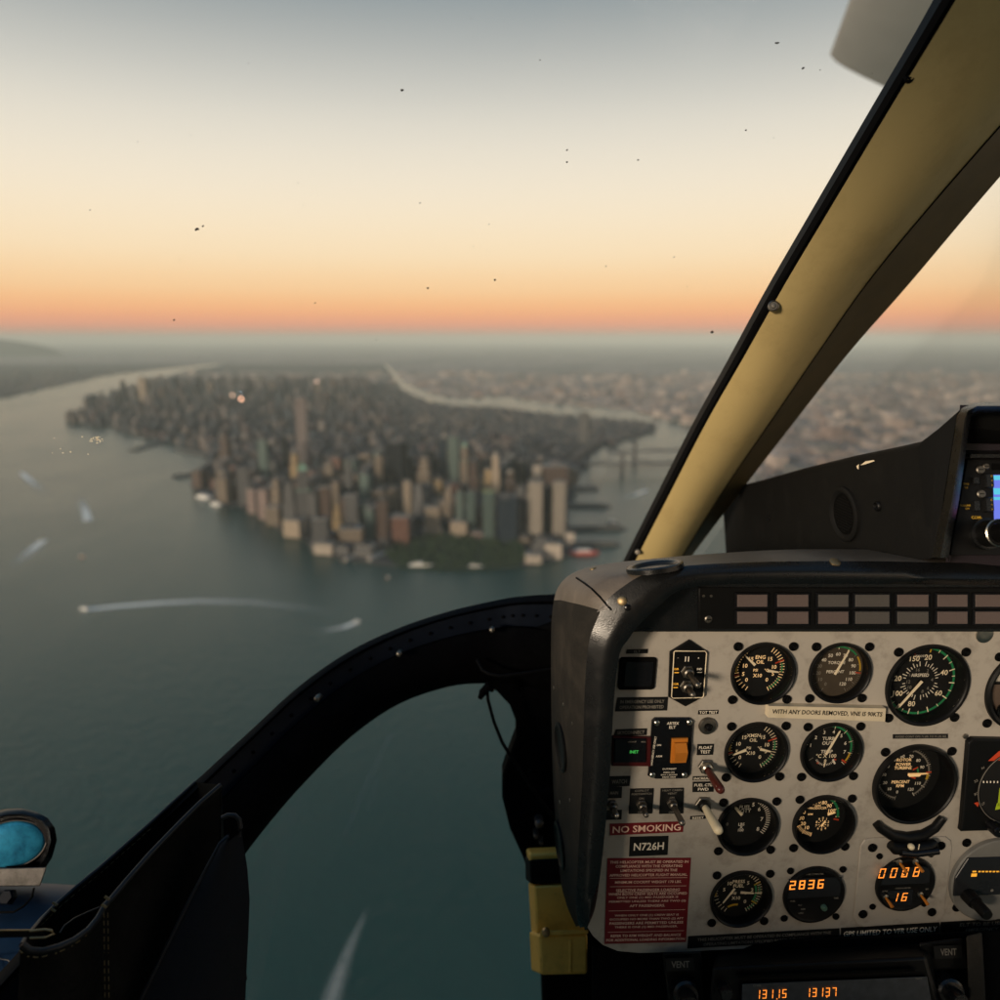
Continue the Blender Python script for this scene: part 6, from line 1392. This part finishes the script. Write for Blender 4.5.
def stitches(pts, name, off=.0, step=.006, ln=.0036, r=.00045):
    P = [U(*p) - FW * off for p in pts]; b = MB(); acc = 0
    for a, c_ in zip(P[:-1], P[1:]):
        L_ = (c_ - a).length; t = acc
        while t < L_:
            p0 = a.lerp(c_, t / L_); p1 = a.lerp(c_, min(1, (t + ln) / L_)); b.tube([I_ @ p0, I_ @ p1], r, 6); t += step
        acc = t - L_
    return b.build(name, M['stitch'], pou, 0)
stitches([(p[0] - 1.5, p[1] + 5.2, p[2] - .002) for p in FE[4:]], 'stitching', .0015)
stitches([(p[0] + 1, p[1] + 4.5, p[2] - .002) for p in BE[2:9]], 'stitching', .001, r=.0003)
for x in (106.5, 110.5): stitches([(x, 910, .592), (x + .6, 950, .588), (x + 1.2, 1000, .584), (x + 2, 1080, .578)], 'stitching', .004, r=.0003)
for px, py, d in ((107, 898, .598), (104, 906, .595), (55, 904, .68), (53, 910, .675)):
    b = MB(); b.tube([I_ @ U(px - 2.5, py - 1.6, d), I_ @ U(px + 2.5, py + 1.6, d)], .0011, 8); b.build('thread_knot', M['stitch'], pou, 50)
lp = MB(); lp.tube([U(*p) for p in [(60, 933, .585), (64, 926, .59), (75, 918, .60), (88, 912, .61), (100, 907, .62)]], .0007, 6); o = lp.build('dark_cord', M['pipe'], None, 60); tag(o, 'fine dark cord looping inside the open pouch', 'cord')
gl = thing('metal_clip', 'dark metal strip with gilt edge poking out of the pouch', 'clip', Matrix.Translation(U(30, 935, .56))); I2_ = gl.matrix_world.inverted()
b = MB(); pbox(b, [(-40, 938.5), (44, 937), (44, 930.5), (-40, 931)], .566, .004, I2_); b.build('strip', M['black'], gl, 0, .0006)
b = MB(); b.tube([I2_ @ U(*p) for p in [(30, 931, .564), (44, 929.5, .564), (52, 930.5, .564), (54, 934, .564), (46, 937.5, .564), (30, 938, .564)]], .0009, 8); b.build('loop', M['brass'], gl, 60)
b = MB(); b.tube([I2_ @ U(-40, 930.6, .5645), I2_ @ U(30, 930.2, .5645)], .0006, 6); b.build('gilt_edge', M['brass'], gl, 60)
# cloth flap
fl_ = thing('cloth_flap', 'dark navy cloth flap with a loop, beside the leather pouch', 'cloth flap', Matrix.Translation(U(210, 930, .64))); I_ = fl_.matrix_world.inverted()
LE_ = [(228, 836, .66), (221, 842, .655), (207, 868, .65), (190, 900, .64), (172, 936, .63), (155, 970, .62), (138, 1004, .61), (110, 1060, .60)]
RE_ = [(239, 834, .665), (241, 845, .665), (246, 870, .66), (249, 900, .655), (248, 936, .65), (246, 970, .645), (244, 1004, .64), (242, 1060, .63)]
rows_ = [[I_ @ (U(*[a[i] * (1 - t) + c_[i] * t for i in range(3)]) - FW * (.012 * sin(pi * t) + .003 * sin(5 * t + j * .7))) for t in [x / 8 for x in range(9)]] for j, (a, c_) in enumerate(zip(LE_, RE_))]
b = MB(); b.loft(rows_, 0); b.loft([[p + FW * .004 for p in r] for r in rows_], 0, flip=True); b.build('flap', M['cloth'], fl_, 70)
b = MB(); b.tube([r[0] for r in rows_], .0016, 8); b.build('left_hem', M['pipe'], fl_, 70)
b = MB(); b.tube([I_ @ U(*p) for p in [(222, 818, .665), (228, 815, .665), (235, 815.5, .665), (239.5, 820, .665), (240.5, 828, .665), (239, 836, .665)]], .0022, 8); b.build('loop', M['pipe'], fl_, 70)

# ---- mirror painted with sky reflection, outside, lower left
mi_ = thing('outside_mirror', 'round mirror painted with blue sky reflection, in a black shell on a metal bracket', 'mirror', Matrix.Translation(U(10, 880, .80))); I_ = mi_.matrix_world.inverted()
ol = [(-40, 870), (44, 870), (52, 858), (57, 840), (55, 828), (48, 818), (38, 812.5), (24, 809), (8, 809.5), (-8, 813), (-30, 824), (-42, 846)]
f_ = [I_ @ U(x, y, .800) for x, y in ol]; g_ = [I_ @ U(x - 3, y - 1, .85) for x, y in ol]; k = len(ol)
inn = [I_ @ U(14 + (x - 14) * .86, 843 + (y - 843) * .86, .794) for x, y in ol]; inn2 = [I_ @ U(14 + (x - 14) * .80, 843 + (y - 843) * .80, .806) for x, y in ol]
b = MB(); b.loft([[r[i] for r in (g_, f_, inn, inn2)] for i in list(range(k)) + [0]], 0); b.add(g_, [tuple(range(k))]); b.add(inn2, [tuple(range(k))]); b.build('shell', M['gloss'], mi_, 50)
X = I_ @ Matrix.Translation(U(12, 844, .800)) @ (-FW * 1. + UP * .12 + RT * .22).normalized().to_track_quat('Z', 'Y').to_matrix().to_4x4() @ Matrix.Diagonal((1.42, 1.02, 1, 1))
b = MB(); b.lathe([(.0235 * cos(a), .006 * sin(a)) for a in [pi / 2 * i / 8 for i in range(8)]] + [(.0004, .006)], (0, 0), 40, 0, X, cap1=True); b.build('mirror_glass', M['mirror'], mi_, 60)
b = MB(); b.tube([X @ Vector((.0242 * cos(a), .0242 * sin(a), .0004)) for a in [2 * pi * i / 40 for i in range(41)]], .0009, 8, 0, False); b.build('mirror_rim', M['alu'], mi_, 60)
b = MB(); pbox(b, [(-60, 887), (40, 886), (47, 867), (-60, 870)], .792, .012, I_); b.build('bracket', M['alu'], mi_, 30, .001)
b = MB(); X = I_ @ Matrix.Translation(U(8, 897, .79)) @ (-FW + UP * .5).normalized().to_track_quat('Z', 'Y').to_matrix().to_4x4(); b.lathe([(.008, -.004), (.008, .003), (.0065, .005)], (0, 0), 6, 0, X, cap1=True); b.build('bolt', M['flange'], mi_, 30)
b = MB(); b.tube([I_ @ U(*p) for p in [(-40, 913, .78), (14, 912, .78), (24, 906, .785), (32, 897, .79), (34, 888, .795)]], .0012, 8); b.build('washer_plate', M['gasket'], mi_, 60)
nose = thing('nose_panel', 'dark navy painted nose panel under the round mirror', 'body panel', Matrix.Translation(U(20, 920, .8))); I_ = nose.matrix_world.inverted()
b = MB(); b.loft([[I_ @ U(*p) for p in r] for r in ([(-200, 878, .86), (-40, 882, .85), (40, 883, .85), (90, 886, .86)], [(-200, 905, .81), (-40, 905, .80), (30, 905, .80), (75, 905, .81)], [(-200, 950, .76), (-40, 950, .76), (0, 950, .76), (45, 950, .77)], [(-200, 1060, .70), (-60, 1060, .70), (-20, 1060, .70), (20, 1060, .72)])], 0); b.build('skin', M['navy'], nose, 60)
b = MB(); b.tube([I_ @ U(*p) for p in [(-40, 957, .752), (0, 958.5, .752), (8, 960, .752), (14, 966, .75)]], .0008, 6); b.build('seam', M['alu'], nose, 60)
# ---- rotor blade at rest above the nose
tip = U(862, 74, 3.9); hub = Vector((.35, -1.3, 1.75)); ax = (hub - tip).normalized(); side = ax.cross(Vector((0, 0, 1))).normalized(); up_ = side.cross(ax)
side, up_ = side * cos(.55) + up_ * sin(.55), up_ * cos(.55) - side * sin(.55)
prof = [(.5, 0), (.42, .035), (.25, .055), (.0, .045), (-.3, .02), (-.5, .0), (-.3, -.012), (.0, -.025), (.25, -.03), (.42, -.02)]
rb = thing('rotor_blade', 'grey rotor blade reaching forward over the nose, upper right', 'rotor blade', Matrix.Translation(hub)); I_ = rb.matrix_world.inverted()
b = MB(); L_ = (hub - tip).length; chord = .40
b.loft([[I_ @ (tip + ax * t + side * x * chord * s_ + up_ * z * chord) for x, z in prof] for t, s_ in ((0, .9), (.02, 1), (L_ * .5, 1), (L_ * .92, 1))], 0, True, True); b.build('blade', M['rotor'], rb, 50)
# ---- unseen cabin parts around the viewer, added to shade the interior
cab = MB(); cab.box((.2, -.70, .47), (2.2, 1.34, .04)); o = cab.build('unseen_shade_roof', M['unseen_shade'], None, 0); o['kind'] = 'structure'
cab = MB(); cab.box((-.78, -.55, -.62), (.04, 1.6, .9)); o = cab.build('unseen_sun_block', M['unseen_shade'], None, 0); o['kind'] = 'structure'  # unseen panel added to keep low sun off the hood and pouch
cab = MB(); cab.box((.2, -1.35, -.25), (2.2, .04, 1.4)); o = cab.build('unseen_shade_rear_wall', M['unseen_shade'], None, 0); o['kind'] = 'structure'
